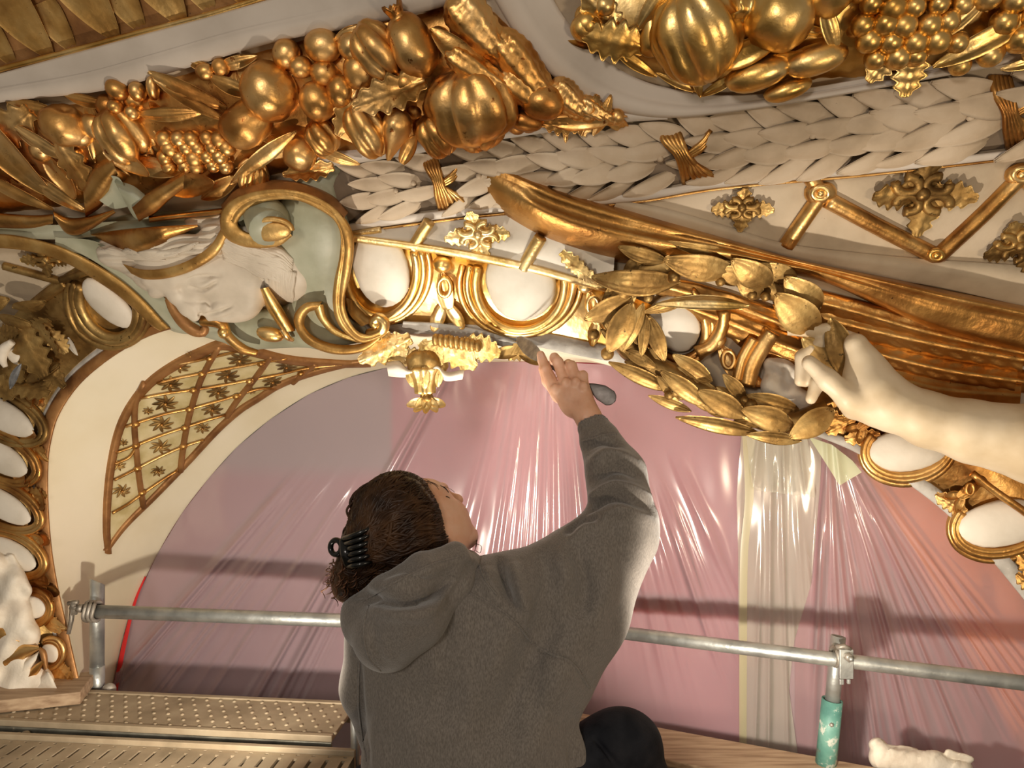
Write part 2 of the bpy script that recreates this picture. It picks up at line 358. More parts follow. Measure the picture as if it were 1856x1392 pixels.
# pair each front point with the wall point by fraction along the curve
ae2 = resample(AE, 240)
A3 = P(ae2[:, 0], ae2[:, 1]); B3 = W(fe[:, 0], fe[:, 1])
t5 = np.linspace(0, 1, 10)
SV = (A3[:, None]*(1-t5)[None, :, None]+B3[:, None]*t5[None, :, None])
o = meshobj('trim_1', SV.reshape(-1, 3), gridfaces(240, 10), 'cream'); struct(o)
SBV = BVHTree.FromPolygons([tuple(v) for v in SV.reshape(-1, 3)], gridfaces(240, 10))
def S(u, v, off=0.0):
    """point of the arch soffit on the sight line of photo pixel (u, v)"""
    u, v, off = np.broadcast_arrays(np.asarray(u, float), np.asarray(v, float), np.asarray(off, float)); out = np.zeros(u.shape+(3,))
    for i in np.ndindex(u.shape):
        d = Vector(((u[i]-CX)/FPX, 1, (CY-v[i])/FPX)); dn = d.normalized()
        hit, nn, _, _ = SBV.ray_cast(Vector((0,0,0)), dn)
        if hit is None: hit = Vector(W(u[i], v[i], .25)); nn = Vector((0,-1,0))
        if nn.dot(dn) > 0: nn = -nn
        out[i] = hit+nn*off[i]
    return out
# lunette wall with painted ground
def wallmat():
    m = mat('lunette_paint', [(.40,.045,.06),(.47,.06,.078),(.52,.08,.095)], 0, .7, 3, .1, 30)
    nt = m.node_tree; N = nt.nodes; L = nt.links; b = N['Principled BSDF']; src = b.inputs['Base Color'].links[0].from_socket
    g = N.new('ShaderNodeNewGeometry'); s = N.new('ShaderNodeSeparateXYZ'); L.new(g.outputs['Position'], s.inputs[0])
    def step(sock, a, bb):
        r = N.new('ShaderNodeMapRange'); r.inputs[1].default_value = a; r.inputs[2].default_value = bb; L.new(sock, r.inputs[0]); return r.outputs[0]
    def mix(fac, a, col):
        x = N.new('ShaderNodeMix'); x.data_type = 'RGBA'; L.new(fac, x.inputs[0]); L.new(a, x.inputs[6]); x.inputs[7].default_value = (*col, 1); return x.outputs[2]
    def mul(a, c):
        x = N.new('ShaderNodeMath'); x.operation = 'MULTIPLY'; L.new(a, x.inputs[0]); L.new(c, x.inputs[1]); return x.outputs[0]
    # grey painted field, upper left (photo x < 700, y < 870) fading into brownish mauve to the left
    gx = step(s.outputs['X'], -.395, -.41); gz = step(s.outputs['Z'], -.33, -.27)
    c1 = mix(step(s.outputs['X'], -.35, -.60), src, (.27,.07,.075))
    c1 = mix(mul(gx, gz), c1, (.20,.185,.155))
    # orange painted margin along the right of the arch: distance from the line (1.08,-.30)-(1.62,-.95) in x, z
    ln = N.new('ShaderNodeVectorMath'); ln.operation = 'DOT_PRODUCT'; L.new(g.outputs['Position'], ln.inputs[0]); ln.inputs[1].default_value = (.88, 0, .475)
    c1 = mix(step(ln.outputs['Value'], .80, .83), c1, (1.0,.25,.02))
    L.new(c1, b.inputs['Base Color']); return m
M['lunette'] = wallmat()
def sheet(fn, off, n=140, m=90, bottom=1700, curve=FE, hf=None):
    e = resample(curve, n); V = []
    t = np.linspace(0, 1, m)
    for (u, v) in e:
        # from the arch curve down to the bottom line
        V.append(np.stack([np.full(m, u), v+(bottom-v)*t], -1))
    V = np.array(V); 
    return V
e = resample([(60,1560)]+FE+[(2080,1560)], 140)
wv = np.stack([np.stack([e[:, 0], e[:, 1]], -1), np.stack([e[:, 0], np.full(140, 1750.)], -1)], 1)
o = meshobj('wall_back', W(wv[..., 0], wv[..., 1], -.035).reshape(-1, 3), gridfaces(140, 2), 'lunette', None, False); struct(o)
# milky protective film: one grid over the lunette with folds raised towards the room
def ridges(u, v, fan, lst):
    r = np.hypot(u-fan[0], v-fan[1]); th = (u-fan[0])/np.maximum(v-fan[1], 30)
    h = np.zeros_like(u)
    for (uu, vv, wpx, amp, v0, v1) in lst:
        t0 = (uu-fan[0])/(vv-fan[1]); d = (th-t0)*(v-fan[1])/wpx
        win = 1/(1+np.exp(-(v-v0)/22))/(1+np.exp((v-v1)/22))
        h += amp*np.exp(-np.abs(d)**1.6)*win
    return h
def filmobj(name, m, u0, u1, v0, v1, off, lst, fan, parent=None, nu=300, nv=260, noise=.0015, clipc=None, edge=None, seed=0):
    U, Vv = np.meshgrid(np.linspace(0, 1, nu), np.linspace(0, 1, nv), indexing='ij')
    if edge is None:
        cu = np.array([q[0] for q in FE], float); cv = np.array([q[1] for q in FE], float)
        u = u0+(u1-u0)*U; top = np.interp(u, cu, cv)
        top = np.maximum(top, v0); v = top+(v1-top)*Vv
    else:
        L_ = resample(edge[0], nv, smooth=False); R_ = resample(edge[1], nv, smooth=False)
        u = L_[None, :, 0]*(1-U)+R_[None, :, 0]*U; v = L_[None, :, 1]*(1-U)+R_[None, :, 1]*U
    h = ridges(u, v, fan, lst)
    rs = np.random.default_rng(seed)
    for k in range(26):
        a = rs.uniform(-.5, .5); f = rs.uniform(.02, .11); ph = rs.uniform(0, 6.28); s2 = rs.uniform(.003, .012)
        h += noise*np.sin((u+a*v)*f+ph+1.5*np.sin(v*s2+ph*2))*(.5+.5*np.sin(v*s2*1.7+ph))
    V = W(u, v, off+h)
    return meshobj(name, V.reshape(-1, 3), gridfaces(nu, nv), m, parent)
rr = np.random.default_rng(5); ridL = []
for uu, vv, wp, am in [(480,1240,7,.010),(520,1240,5,.006),(415,1210,8,.005),(560,1220,4,.006),(330,1220,9,.006),(255,1180,10,.009),(240,1220,6,.006),(640,1000,9,.012),(655,1000,5,.005),(690,980,5,.004),(585,1110,5,.006),(300,1240,6,.005)]:
    ridL.append((uu, vv, wp*.8, am*2.0, 700 if am > .009 else 900, 1400))
for k in range(22):
    ridL.append((rr.uniform(820, 1080), 930, rr.uniform(3, 6), rr.uniform(.003, .007), rr.uniform(640, 840), rr.uniform(1000, 1400)))
for k in range(46):
    v0 = rr.uniform(860, 1050); ridL.append((rr.uniform(1080, 1345), 1080, rr.uniform(4, 9), rr.uniform(.004, .009), v0, v0+rr.uniform(90, 300)))
for k in range(20): ridL.append((rr.uniform(230, 640), 1180, rr.uniform(4, 9), rr.uniform(.002, .005), rr.uniform(850, 1100), 1400))
fl = filmobj('plastic_film', 'film', 196, 1440, 600, 1520, .004, ridL, (1000, 330), nu=420, nv=300, noise=.00025)
tag(fl, 'large milky plastic sheet stretched over the red lunette behind the woman', 'plastic sheet')
ridR = []
for k in range(64):
    uu = rr.uniform(1475, 1860); v0 = rr.uniform(830, 1120); ridR.append((uu, 1200, rr.uniform(3, 8), rr.uniform(.004, .012), v0, v0+rr.uniform(120, 420)))
for uu in (1500, 1535, 1560, 1600): ridR.append((uu, 1150, 5, .009, 850, 1400))
fr_ = filmobj('plastic_film', 'film_thin', 1430, 1960, 600, 1520, .012, ridR, (1500, 760), nu=240, nv=260, noise=.0003, seed=3)
tag(fr_, 'milky plastic sheet right of the taped strip, reaching the orange arch edge', 'plastic sheet')
# clear yellowed strip hanging over the joint, with its tape line
ridS = [(1395,1050,6,.012,860,1400),(1420,1050,5,.009,900,1400),(1375,1150,5,.009,1000,1400),(1450,1000,6,.006,880,1200),(1470,1100,5,.008,1000,1400),(1440,1200,6,.010,1080,1400)]
st = filmobj('plastic_strip', 'film_clear', 0, 0, 0, 0, .028, ridS, (1400, 300), nu=110, nv=240, noise=.0009, edge=([(1345,770),(1335,900),(1338,1000),(1338,1150),(1345,1300),(1345,1480)], [(1490,790),(1487,870),(1478,980),(1470,1060),(1440,1160),(1430,1250),(1448,1380),(1450,1480)]), seed=8)
tag(st, 'loose yellowed strip of clear plastic hanging down over the joint of the film', 'plastic strip')
o = strip('tape', [(1345,780),(1350,900),(1342,1000),(1340,1150),(1340,1400)], [(1368,780),(1366,900),(1356,1000),(1354,1150),(1353,1400)], [(0,0),(.5,.001),(1,0)], 'tape', None, 40, fn=W, base=.045)
tag(o, 'long vertical run of yellow tape on the plastic strip', 'tape')
# crumpled clear flap taped at the top of the strip
rdF = [(1372,830,6,.020,790,940),(1420,830,5,.022,800,930),(1455,850,5,.018,800,930),(1400,880,6,.015,850,930)]
o = filmobj('plastic_flap', 'film_clear', 0, 0, 0, 0, .045, rdF, (1410, 500), nu=70, nv=70, noise=.0022, edge=([(1352,785),(1358,840),(1366,888)], [(1462,790),(1474,850),(1478,902)]), seed=12)
tag(o, 'crumpled shiny flap of clear plastic folded over the strip below the wreath', 'plastic flap')
o = filmobj('paper_scrap', 'paper', 0, 0, 0, 0, .07, [(1500,840,6,.012,780,900),(1520,850,7,.012,780,900)], (1490, 600), nu=50, nv=40, noise=.0016, edge=([(1466,792),(1500,845),(1522,880)], [(1508,806),(1545,835),(1562,856)]), seed=4)
tag(o, 'torn scrap of pale green paper tucked under the right arch edge', 'paper')
# red tape along the left film edge
o = strip('red_tape', [(200,1290),(212,1210),(228,1140),(244,1085),(262,1045)], [(209,1290),(221,1210),(235,1140),(249,1085),(265,1045)], [(0,.012),(.5,.016),(1,.012)], 'red_tape', None, 30, fn=W)
tag(o, 'narrow red tape sealing the lower left edge of the film', 'tape')
# front arch fillets: brown bole edge on the left, grey filler edge at the crown and the right
def offset_px(pts, d):
    p = np.asarray(pts, float); t = np.gradient(p, axis=0); t /= np.linalg.norm(t, axis=1)[:, None]
    return np.stack([p[:, 0]+t[:, 1]*d, p[:, 1]-t[:, 0]*d], -1)
aeL = resample(AE, 200); iL = [i for i in range(200) if aeL[i, 0] < 420]
segL = aeL[iL]; wd = np.interp(segL[:, 0], [88, 300, 420], [24, 15, 10])[:, None]
tL = np.gradient(segL, axis=0); tL /= np.linalg.norm(tL, axis=1)[:, None]; nL = np.stack([tL[:, 1], -tL[:, 0]], -1)
o = strip('trim_2', segL, segL+nL*wd, [(0,-.02),(0,.004),(.15,.009),(.85,.009),(1,.004),(1,-.02)], 'bole', None, 90); struct(o)
o = strip('trim_3', segL+nL*wd, segL+nL*(wd+np.interp(segL[:, 0], [88, 300, 420], [7, 17, 24])[:, None]), [(0,.002),(.5,.004),(1,-.004)], 'grey', None, 90); struct(o)
iR = [i for i in range(200) if aeL[i, 0] > 640]
segR = aeL[iR]; tR = np.gradient(segR, axis=0); tR /= np.linalg.norm(tR, axis=1)[:, None]; nR = np.stack([tR[:, 1], -tR[:, 0]], -1)
wd = np.interp(segR[:, 0], [640, 720, 1000, 1130, 1480, 1600, 1900], [8, 18, 30, 30, 14, 24, 34])[:, None]
o = strip('trim_4', segR, segR+nR*wd, [(0,-.03),(0,.010),(.1,.016),(.9,.014),(1,-.004)], 'grey', None, 120); struct(o)
# ================================================================ carved pieces (shared unit meshes)
def umesh(name, V, F):
    me = bpy.data.meshes.new(name); me.from_pydata(np.asarray(V, float).tolist(), [], [list(map(int, f)) for f in F])
    me.polygons.foreach_set('use_smooth', [True]*len(me.polygons)); me.update(); return me
def ball(nu, nv, fn):
    """closed surface around the x axis: fn(s 0..1 along x, phi) -> (x, radius)"""
    V = []
    for i in range(nu+1):
        s = i/nu
        for j in range(nv):
            ph = 2*math.pi*j/nv; x, r = fn(s, ph); V.append((x, r*math.cos(ph), r*math.sin(ph)))
    return np.array(V), gridfaces(nu+1, nv, True)
def sphere_fn(s, ph): return -math.cos(math.pi*s), max(1e-4, math.sin(math.pi*s))
def apple_fn(s, ph):
    a = math.pi*s; r = math.sin(a)*(1+.10*math.cos(5*ph)*s*s); x = -math.cos(a)*.86
    x -= .22*math.exp(-(r/.28)**2)*(1 if x > 0 else -1.0); return x, max(1e-4, r)
def pear_fn(s, ph):
    a = math.pi*s; x = -math.cos(a); r = math.sin(a)*(.62-.36*math.tanh(1.6*x))*1.05; 
    return x*1.25, max(1e-4, r+.03*math.sin(a)*math.cos(3*ph))
def melon_fn(s, ph):
    a = math.pi*s; x = -math.cos(a); rib = abs(math.cos(4*ph))**.6; r = math.sin(a)**.8*(.82+.18*rib); return x, max(1e-4, r)
def lobed_fn(s, ph):
    a = math.pi*s; x = -math.cos(a); rib = abs(math.cos(2.5*ph+.4))**.5; r = math.sin(a)**.75*(.72+.28*rib); 
    return x-.25*(x > .3)*(x-.3)*(1-rib)*2, max(1e-4, r)
def pome_fn(s, ph):
    if s < .8:
        a = math.pi*(s/.8)*.9; return -math.cos(a), max(1e-4, math.sin(a))
    q = (s-.8)/.2; c = 1+.25*math.cos(6*ph)
    if q < .6: return .95+.38*q/.6*c, .31+.16*q/.6
    return .95+.38*c-(q-.6)*1.2, max(1e-4, .47*(1-(q-.6)/.4))
def husk_fn(s, ph):
    a = math.pi*s; x = -math.cos(a); r = math.sin(a)**.7*(1-.25*x); k = .10*math.sin(s*38+ (ph*4 if False else 0))*math.cos(ph*7+math.pi*(int(s*12) % 2)); return x, max(1e-4, r*(1+k))
def leafmesh(name, wf, n=16, m=9, arch=.25, rib=.10, veins=0, thick=.06, curl=0, lobes=0, cup=.0):
    t = np.linspace(0, 1, n); V = []; 
    for side in (1, -1):
        for i in range(n):
            x = -1+2*t[i]; wd = max(.012, wf(t[i]))
            if lobes: wd *= 1+.22*math.cos(t[i]*lobes*2*math.pi)
            for j in range(m):
                y = -1+2*j/(m-1)
                z = arch*(1-(2*t[i]-1)**2)+curl*max(0, t[i]-.5)**2*4-cup*y*y*wd
                z += rib*math.exp(-(y/.16)**2)*(1-t[i]*.7)+.10*wd*(1-y*y)
                if veins: z += .03*math.cos((t[i]*veins-abs(y)*1.2)*2*math.pi)*(1-abs(y))*min(1, 4*abs(y))
                if side < 0: z -= thick+.22*(1-y*y)*wd
                elif abs(y) > .99: z -= thick*.5
                V.append((x, y*wd, z))
    f = gridfaces(n, m)+[tuple(q+n*m for q in g)[::-1] for g in gridfaces(n, m)]
    for i in range(n-1):
        for j in (0, m-1):
            a, b = i*m+j, (i+1)*m+j; f.append((a, b, b+n*m, a+n*m) if j else (b, a, a+n*m, b+n*m))
    for j in range(m-1):
        for i in (0, n-1):
            a, b = i*m+j, i*m+j+1; f.append((b, a, a+n*m, b+n*m) if i else (a, b, b+n*m, a+n*m))
    return umesh(name, V, f)
def w_laurel(t): return .42*math.sin(math.pi*min(1, t*.96+.02))**.75*(1-.15*t)
def w_lotus(t): return .80*(1-t)**.62*(1-.35*(1-t)**5)+.01
def w_acanth(t): return .5*math.sin(math.pi*(t*.92+.06))**.6
def w_slim(t): return .20*math.sin(math.pi*(t*.94+.03))**.8
def w_feather(t): return .13*(min(1, t*5+.3))*(1-max(0, t-.82)/.18)**.5+.01
U = {}
for nm, fn, a, b in (('berry', sphere_fn, 12, 14), ('apple', apple_fn, 20, 24), ('pear', pear_fn, 20, 22), ('melon', melon_fn, 22, 48), ('gourd', lobed_fn, 22, 40), ('pomegranate', pome_fn, 30, 24), ('ear_of_corn', husk_fn, 44, 42)):
    V, F = ball(a, b, fn)
    am = .10 if nm != 'berry' else .05
    V = V*np.array([1+am*noise.noise(Vector(q)*1.5+Vector((len(nm)*3.1, 0, 0)))+.035*noise.noise(Vector(q)*4+Vector((0, len(nm), 0))) for q in V])[:, None]
    U[nm] = umesh(nm, V, F)
U['leaf'] = leafmesh('leaf', w_laurel, veins=6)
U['laurel'] = leafmesh('laurel_leaf', w_laurel, 12, 7, arch=.22, rib=.05)
U['wreath'] = leafmesh('wreath_leaf', w_laurel, 16, 9, arch=.30, rib=.10, veins=5, thick=.08)
U['lotus'] = leafmesh('lotus_leaf', w_lotus, 16, 9, arch=.16, rib=.10, thick=.05, cup=-.3)
U['acanthus'] = leafmesh('acanthus_leaf', w_acanth, 30, 11, arch=.2, rib=.12, veins=5, lobes=5, curl=.30, thick=.05)
U['husk'] = leafmesh('husk', w_slim, 14, 7, arch=.18, rib=.08, veins=4)
U['curl'] = leafmesh('curled_leaf', w_acanth, 20, 9, arch=.15, rib=.10, curl=.75, cup=-.6, thick=.05)
def place(kind, name, m, u, v, off, size, rot=0, parent=None, tilt=0, roll=0, fn=P, n=None):
    """one carved piece: centre pixel, height above the cove (m), half sizes (px), angle in the picture plane"""
    p = Vector(fn(u, v, off)); n = nrm(p) if n is None else n
    x = Vector((1,0,0))-n*n.x; x.normalize(); y = n.cross(x)
    R = Matrix((x, y, n)).transposed() @ Matrix.Rotation(math.radians(rot), 3, 'Z') @ Matrix.Rotation(math.radians(tilt), 3, 'Y') @ Matrix.Rotation(math.radians(roll), 3, 'X')
    k = p.y/FPX; size = (size,)*3 if not hasattr(size, '__len__') else size
    key = (kind, m); me = U[kind]
    if key not in MESHMAT:
        me2 = me.copy(); me2.materials.append(M[m]); MESHMAT[key] = me2
    o = bpy.data.objects.new(name, MESHMAT[key]); link(o, parent)
    o.matrix_basis = Matrix.Translation(p) @ R.to_4x4() @ Matrix.Diagonal((size[0]*k, size[1]*k, size[2]*k, 1))
    return o
MESHMAT = {}
# ---------------------------------------------------------------- plain frame mouldings of the ceiling
fr1 = strip('trim_5', [(-260,205),(-100,160),(0,133),(200,78),(400,24),(560,-22),(760,-80)], [(-260,270),(-100,212),(0,186),(190,164),(330,126),(500,76),(700,38),(860,-10),(980,-90)],
      [(0,-.01),(0,.035),(.05,.040),(.50,.040),(.56,.048),(.9,.050),(1,.044),(1,-.01)], 'frame', None, 80); struct(fr1)
fr2 = strip('trim_6', [(985,-40),(1010,12),(1045,60),(1085,100),(1140,135),(1200,157),(1300,172),(1420,165),(1640,128),(1860,82),(2100,30)],
      [(880,-30),(905,15),(945,78),(1000,136),(1060,178),(1130,204),(1210,214),(1310,206),(1500,177),(1860,110),(2100,62)],
      [(0,-.02),(0,.030),(.08,.036),(.42,.032),(.5,.044),(.85,.052),(.95,.048),(1,.040),(1,-.02)], 'frame', None, 110); struct(fr2)
fr3 = strip('trim_7', [(560,270),(640,272),(900,232),(1130,203),(1210,212)], [(560,303),(640,297),(900,254),(1130,222),(1210,217)], [(0,-.02),(0,.035),(.5,.040),(1,.036),(1,-.03)], 'frame', None, 60); struct(fr3)
o = strip('trim_8', [(615,294),(900,251),(1200,216),(1500,180),(1860,112),(2100,66)], [(615,306),(900,263),(1200,229),(1500,190),(1860,127),(2100,82)], [(0,-.012),(.5,-.03),(1,-.012)], 'shadow_gap', None, 60); struct(o)
# ---------------------------------------------------------------- gilded lotus-leaf band, top left
lot = thing('lotus_leaf_band', 'gilded band of pointed lotus leaves in the top left corner', 'moulding', P(150, 20))
def link(o, parent=None):
    COL.objects.link(o)
    if parent is not None:
        o.parent = parent; o.matrix_parent_inverse = Matrix.Translation(-Vector(parent.location)) if parent.type == 'EMPTY' else Matrix.Identity(4)
    return o
strip('backing', [(-260,60),(0,-60),(200,-140),(420,-200)], [(-260,190),(0,128),(200,72),(470,-4)], [(0,0),(.3,.012),(.8,.008),(1,.012)], 'bole', lot, 40)
tube('bead', [(-200,180),(-60,143),(0,126),(120,95),(250,60),(380,26),(480,-5),(620,-45)], 5, .030, 'gold_bright', lot, 40, 8)
for i, (tu, tv, w_, ln) in enumerate([(-60,140,78,66),(67,106,80,70),(123,96,52,46),(14,122,48,44),(188,72,84,74),(249,59,56,48),(313,45,86,76),(378,26,54,46),(438,10,84,74),(500,-8,54,46),(560,-24,80,70)]):
    big = ln > 60; d = (math.cos(math.radians(72)), math.sin(math.radians(72)))
    place('lotus', 'leaf', 'gold_matte', tu-d[0]*ln, tv-d[1]*ln, .022 if big else .008, (ln, w_*.95, ln*.5), -72, lot, 7 if big else 2)
# ---------------------------------------------------------------- fruit garlands
def garland(nm, label, at, core_up, core_lo, bulge, items, fill, seed, m):
    g = thing(nm, label, 'garland', P(*at)); rs = random.Random(seed)
    a = resample(core_up, 60); b = resample(core_lo, 60); pr = np.linspace(0, 1, 14)
    h = bulge*np.sin(np.pi*pr)**.6-.012*(np.sin(np.pi*pr) < .05)
    uv = a[:, None]*(1-pr)[None, :, None]+b[:, None]*pr[None, :, None]
    hh = h[None, :]+.006*np.sin(uv[..., 0]*.12+uv[..., 1]*.07)*np.sin(uv[..., 1]*.15-uv[..., 0]*.05)
    meshobj('core', P(uv[..., 0], uv[..., 1], hh).reshape(-1, 3), gridfaces(60, 14), m, g)
    for k in range(fill[0]):
        s = rs.random(); q = .06+.88*rs.random(); i = int(s*59); c = a[i]*(1-q)+b[i]*q; hb = bulge*math.sin(math.pi*q)**.6
        r = rs.uniform(13, 24); place('berry', 'berry', m, c[0], c[1], hb*.9+.004, (r, r, r*.9), rs.uniform(0, 360), g)
    for k in range(fill[1]):
        s = rs.random(); q = .04+.92*rs.random(); i = int(s*59); c = a[i]*(1-q)+b[i]*q; hb = bulge*math.sin(math.pi*q)**.6
        r = rs.uniform(26, 44); place(rs.choice(['leaf', 'acanthus', 'curl', 'husk']), 'leaf', m, c[0], c[1], hb*.9+.004, (r, r*rs.uniform(.7, 1.1), r*.7), rs.uniform(0, 360), g, rs.uniform(-25, 10), rs.uniform(-25, 25))
    for it in items:
        kind, name, u, v, off, sz, rot = it[:7]
        place(kind, name, it[7] if len(it) > 7 and it[7] else m, u, v, off, sz, rot, g, *(it[8:] if len(it) > 8 else ()))
    return g
def cluster(pts, r, off0, bulge, c, R):
    return [('berry', 'grape', u, v, off0+bulge*max(0, 1-((u-c[0])/R[0])**2-((v-c[1])/R[1])**2)**.5, (r*s, r*s, r*s), 0) for u, v, s in pts]
rg = random.Random(11)
gr1 = [(u+(12 if k % 2 else 0)+rg.uniform(-3, 3), v+rg.uniform(-2, 2), rg.uniform(.9, 1.15)) for k, v in enumerate((252, 268, 285, 300)) for u in range(300-4*(k == 3), 425-22*(k == 3), 25)]
L1 = [
 ('gourd','quince',222,246,.062,(50,46,42),-70), ('apple','apple',118,228,.050,(42,44,38),-110), ('berry','fig',213,163,.048,(22,18,18),-30), ('berry','fig',249,166,.048,(15,18,16),0), ('berry','fig',277,160,.050,(22,11,13),80),
 ('berry','berry',209,194,.066,14,0), ('berry','berry',240,204,.066,14,0), ('husk','leaf',340,164,.060,(72,90,60),-24), ('leaf','leaf',310,205,.062,(66,34,40),4), ('husk','leaf',345,182,.066,(70,60,40),-30),
 ('pomegranate','pomegranate',488,168,.075,(52,54,48),-140), ('berry','plum',519,99,.048,(28,25,24),60), ('berry','plum',546,122,.066,(22,20,20),0), ('berry','plum',588,133,.066,(26,24,24),0), ('berry','plum',585,84,.052,(34,30,28),0),
 ('apple','medlar',446,226,.080,(48,50,40),-60), ('berry','plum',576,184,.082,(33,36,32),20), ('gourd','quince',584,249,.080,(32,30,30),-60), ('apple','apple',545,277,.064,(36,34,32),-30),
 ('husk','leaf',482,280,.082,(78,70,50),34), ('husk','leaf',455,300,.078,(62,52,40),38), ('leaf','leaf',420,155,.052,(44,40,30),160), ('berry','berry',372,130,.046,(18,16,15),0), ('berry','berry',400,122,.046,(16,16,15),0), ('leaf','leaf',430,112,.040,(42,30,26),15), ('leaf','leaf',365,118,.040,(34,26,22),-20),
 ('melon','melon',852,196,.100,(68,84,58),-80), ('gourd','gourd_lobe',792,246,.098,(40,36,34),-60), ('gourd','gourd_lobe',868,238,.092,(36,46,34),-75), ('pomegranate','medlar',748,84,.088,(58,42,42),115),
 ('gourd','quince',684,92,.080,(52,44,42),-50), ('acanthus','leaf',706,168,.104,(72,60,50),200), ('gourd','pear',664,236,.092,(52,36,36),-65), ('pear','pear',714,246,.092,(40,34,30),-110),
 ('ear_of_corn','ear_of_corn',868,52,.072,(74,38,34),-48), ('ear_of_corn','ear_of_corn',955,128,.066,(84,32,30),-50), ('ear_of_corn','ear_of_corn',868,128,.096,(70,24,24),-32), ('husk','leaf',830,92,.100,(60,110,50),-36), ('ear_of_corn','ear_of_corn',958,170,.076,(64,26,24),-36), ('husk','leaf',910,88,.086,(90,70,40),-46),
 ('berry','plum',984,186,.082,(40,32,30),-10), ('berry','plum',952,218,.066,(34,20,22),-10), ('ear_of_corn','ear_of_corn',1034,182,.056,(48,26,22),-40), ('curl','leaf',1050,216,.052,(54,34,30),5), ('ear_of_corn','ear_of_corn',1082,202,.048,(42,20,20),-25), ('berry','berry',1118,212,.046,(14,16,14),0), ('acanthus','leaf',1020,222,.048,(40,40,30),180),
 ('leaf','leaf',640,60,.060,(40,36,30),20), ('berry','plum',640,84,.066,(28,26,26),0), ('berry','plum',652,130,.074,(30,34,30),0), ('berry','plum',618,166,.082,(26,30,26),0), ('acanthus','leaf',632,200,.088,(50,44,36),240), ('berry','plum',736,150,.092,(24,22,22),0), ('leaf','leaf',610,282,.060,(44,30,26),-20), ('curl','leaf',742,268,.066,(34,26,24),60),
 ('lotus','leaf',40,300,.070,(72,52,40),-58), ('acanthus','leaf',20,230,.050,(60,60,40),-150), ('leaf','leaf',75,258,.060,(54,40,34),-35), ('leaf','leaf',160,182,.040,(44,30,26),-10), ('leaf','leaf',60,195,.036,(50,40,26),170), ('acanthus','leaf',140,300,.060,(60,52,44),-70), ('husk','leaf',25,345,.062,(70,70,40),-30), ('leaf','leaf',100,345,.060,(64,44,40),-40),
 ('leaf','leaf',280,300,.062,(60,50,40),-8), ('curl','leaf',236,288,.074,(48,36,36),-20), ('curl','leaf',350,330,.062,(56,44,36),15), ('leaf','leaf',400,340,.050,(50,40,30),30), ('gourd','pod',450,318,.060,(32,20,22),70), ('gourd','pod',472,322,.056,(26,16,18),80), ('acanthus','leaf',560,308,.040,(48,34,30),190),
]
L1 += cluster(gr1, 15, .064, .014, (360, 276), (80, 45))
ga = garland('fruit_garland', 'long gilded fruit garland with a ribbed melon and ears of corn, upper left', (560, 190),
  [(-180,250),(-60,210),(60,196),(190,172),(330,130),(500,80),(700,36),(800,6),(850,-10),(930,50),(1000,140),(1080,192),(1136,208)],
  [(-180,420),(-60,400),(100,380),(250,360),(400,345),(520,318),(620,295),(700,285),(780,276),(900,238),(980,232),(1060,226),(1138,214)], .055, L1, (34, 36), 3, 'gold_rich')
rg = random.Random(5)
gr2 = [(u+(20 if k % 2 else 0)+rg.uniform(-5, 5), v+rg.uniform(-4, 4), rg.uniform(.85, 1.15)) for k, v in enumerate((-22, 10, 42, 74, 104)) for u in range(1560+(k > 3)*24, 1745-(k > 2)*22-(k > 3)*34, 40)]
gr3 = [(1820,40,1),(1850,70,1.1),(1870,30,1),(1790,-8,1.1),(1840,0,1),(1795,100,.9),(1740,118,.8),(1880,90,1)]
L2 = [
 ('melon','melon',1262,66,.085,(84,80,62),-60), ('pomegranate','pomegranate',1412,30,.090,(64,62,54),168), ('acanthus','leaf',1112,72,.060,(58,66,40),170), ('acanthus','leaf',1090,20,.050,(50,50,36),140),
 ('leaf','leaf',1150,112,.056,(50,30,30),-30), ('curl','leaf',1350,92,.082,(54,46,40),28), ('berry','olive',1374,134,.080,(58,29,30),20), ('berry','olive',1428,162,.066,(42,19,22),22), ('berry','olive',1478,108,.082,(56,28,30),18), ('curl','leaf',1420,112,.070,(60,40,34),15),
 ('leaf','leaf',1504,50,.092,(50,40,34),-60), ('leaf','leaf',1262,138,.066,(40,28,26),-70), ('leaf','leaf',1310,150,.056,(44,26,24),35), ('acanthus','leaf',1648,128,.070,(44,56,34),-85), ('acanthus','leaf',1600,112,.066,(38,50,34),-120), ('husk','leaf',1790,70,.090,(92,110,60),34), ('leaf','leaf',1740,30,.080,(64,44,40),50),
 ('berry','berry',1795,92,.070,(26,26,24),0), ('leaf','leaf',1190,0,.060,(60,44,36),60), ('apple','apple',1500,-20,.080,50,40), ('berry','berry',1345,20,.070,(24,34,26),0), ('pear','pear',1180,60,.058,(34,30,26),100), ('husk','leaf',1230,150,.050,(46,40,30),-20), ('leaf','leaf',1870,110,.060,(50,30,26),20),
]
L2 += cluster(gr2, 23, .070, .030, (1640, 50), (120, 100))+cluster(gr3, 24, .070, .02, (1840, 40), (90, 90))
gb = garland('fruit_garland', 'bright gilded fruit garland with a pomegranate and grape bunch at the top right', (1450, 60),
  [(1055,40),(1075,-30),(1200,-60),(1400,-70),(1600,-90),(1800,-110),(1990,-120)],
  [(1058,62),(1100,100),(1200,142),(1330,160),(1460,150),(1640,138),(1800,108),(1990,70)], .055, L2, (14, 16), 9, 'gold_bright')
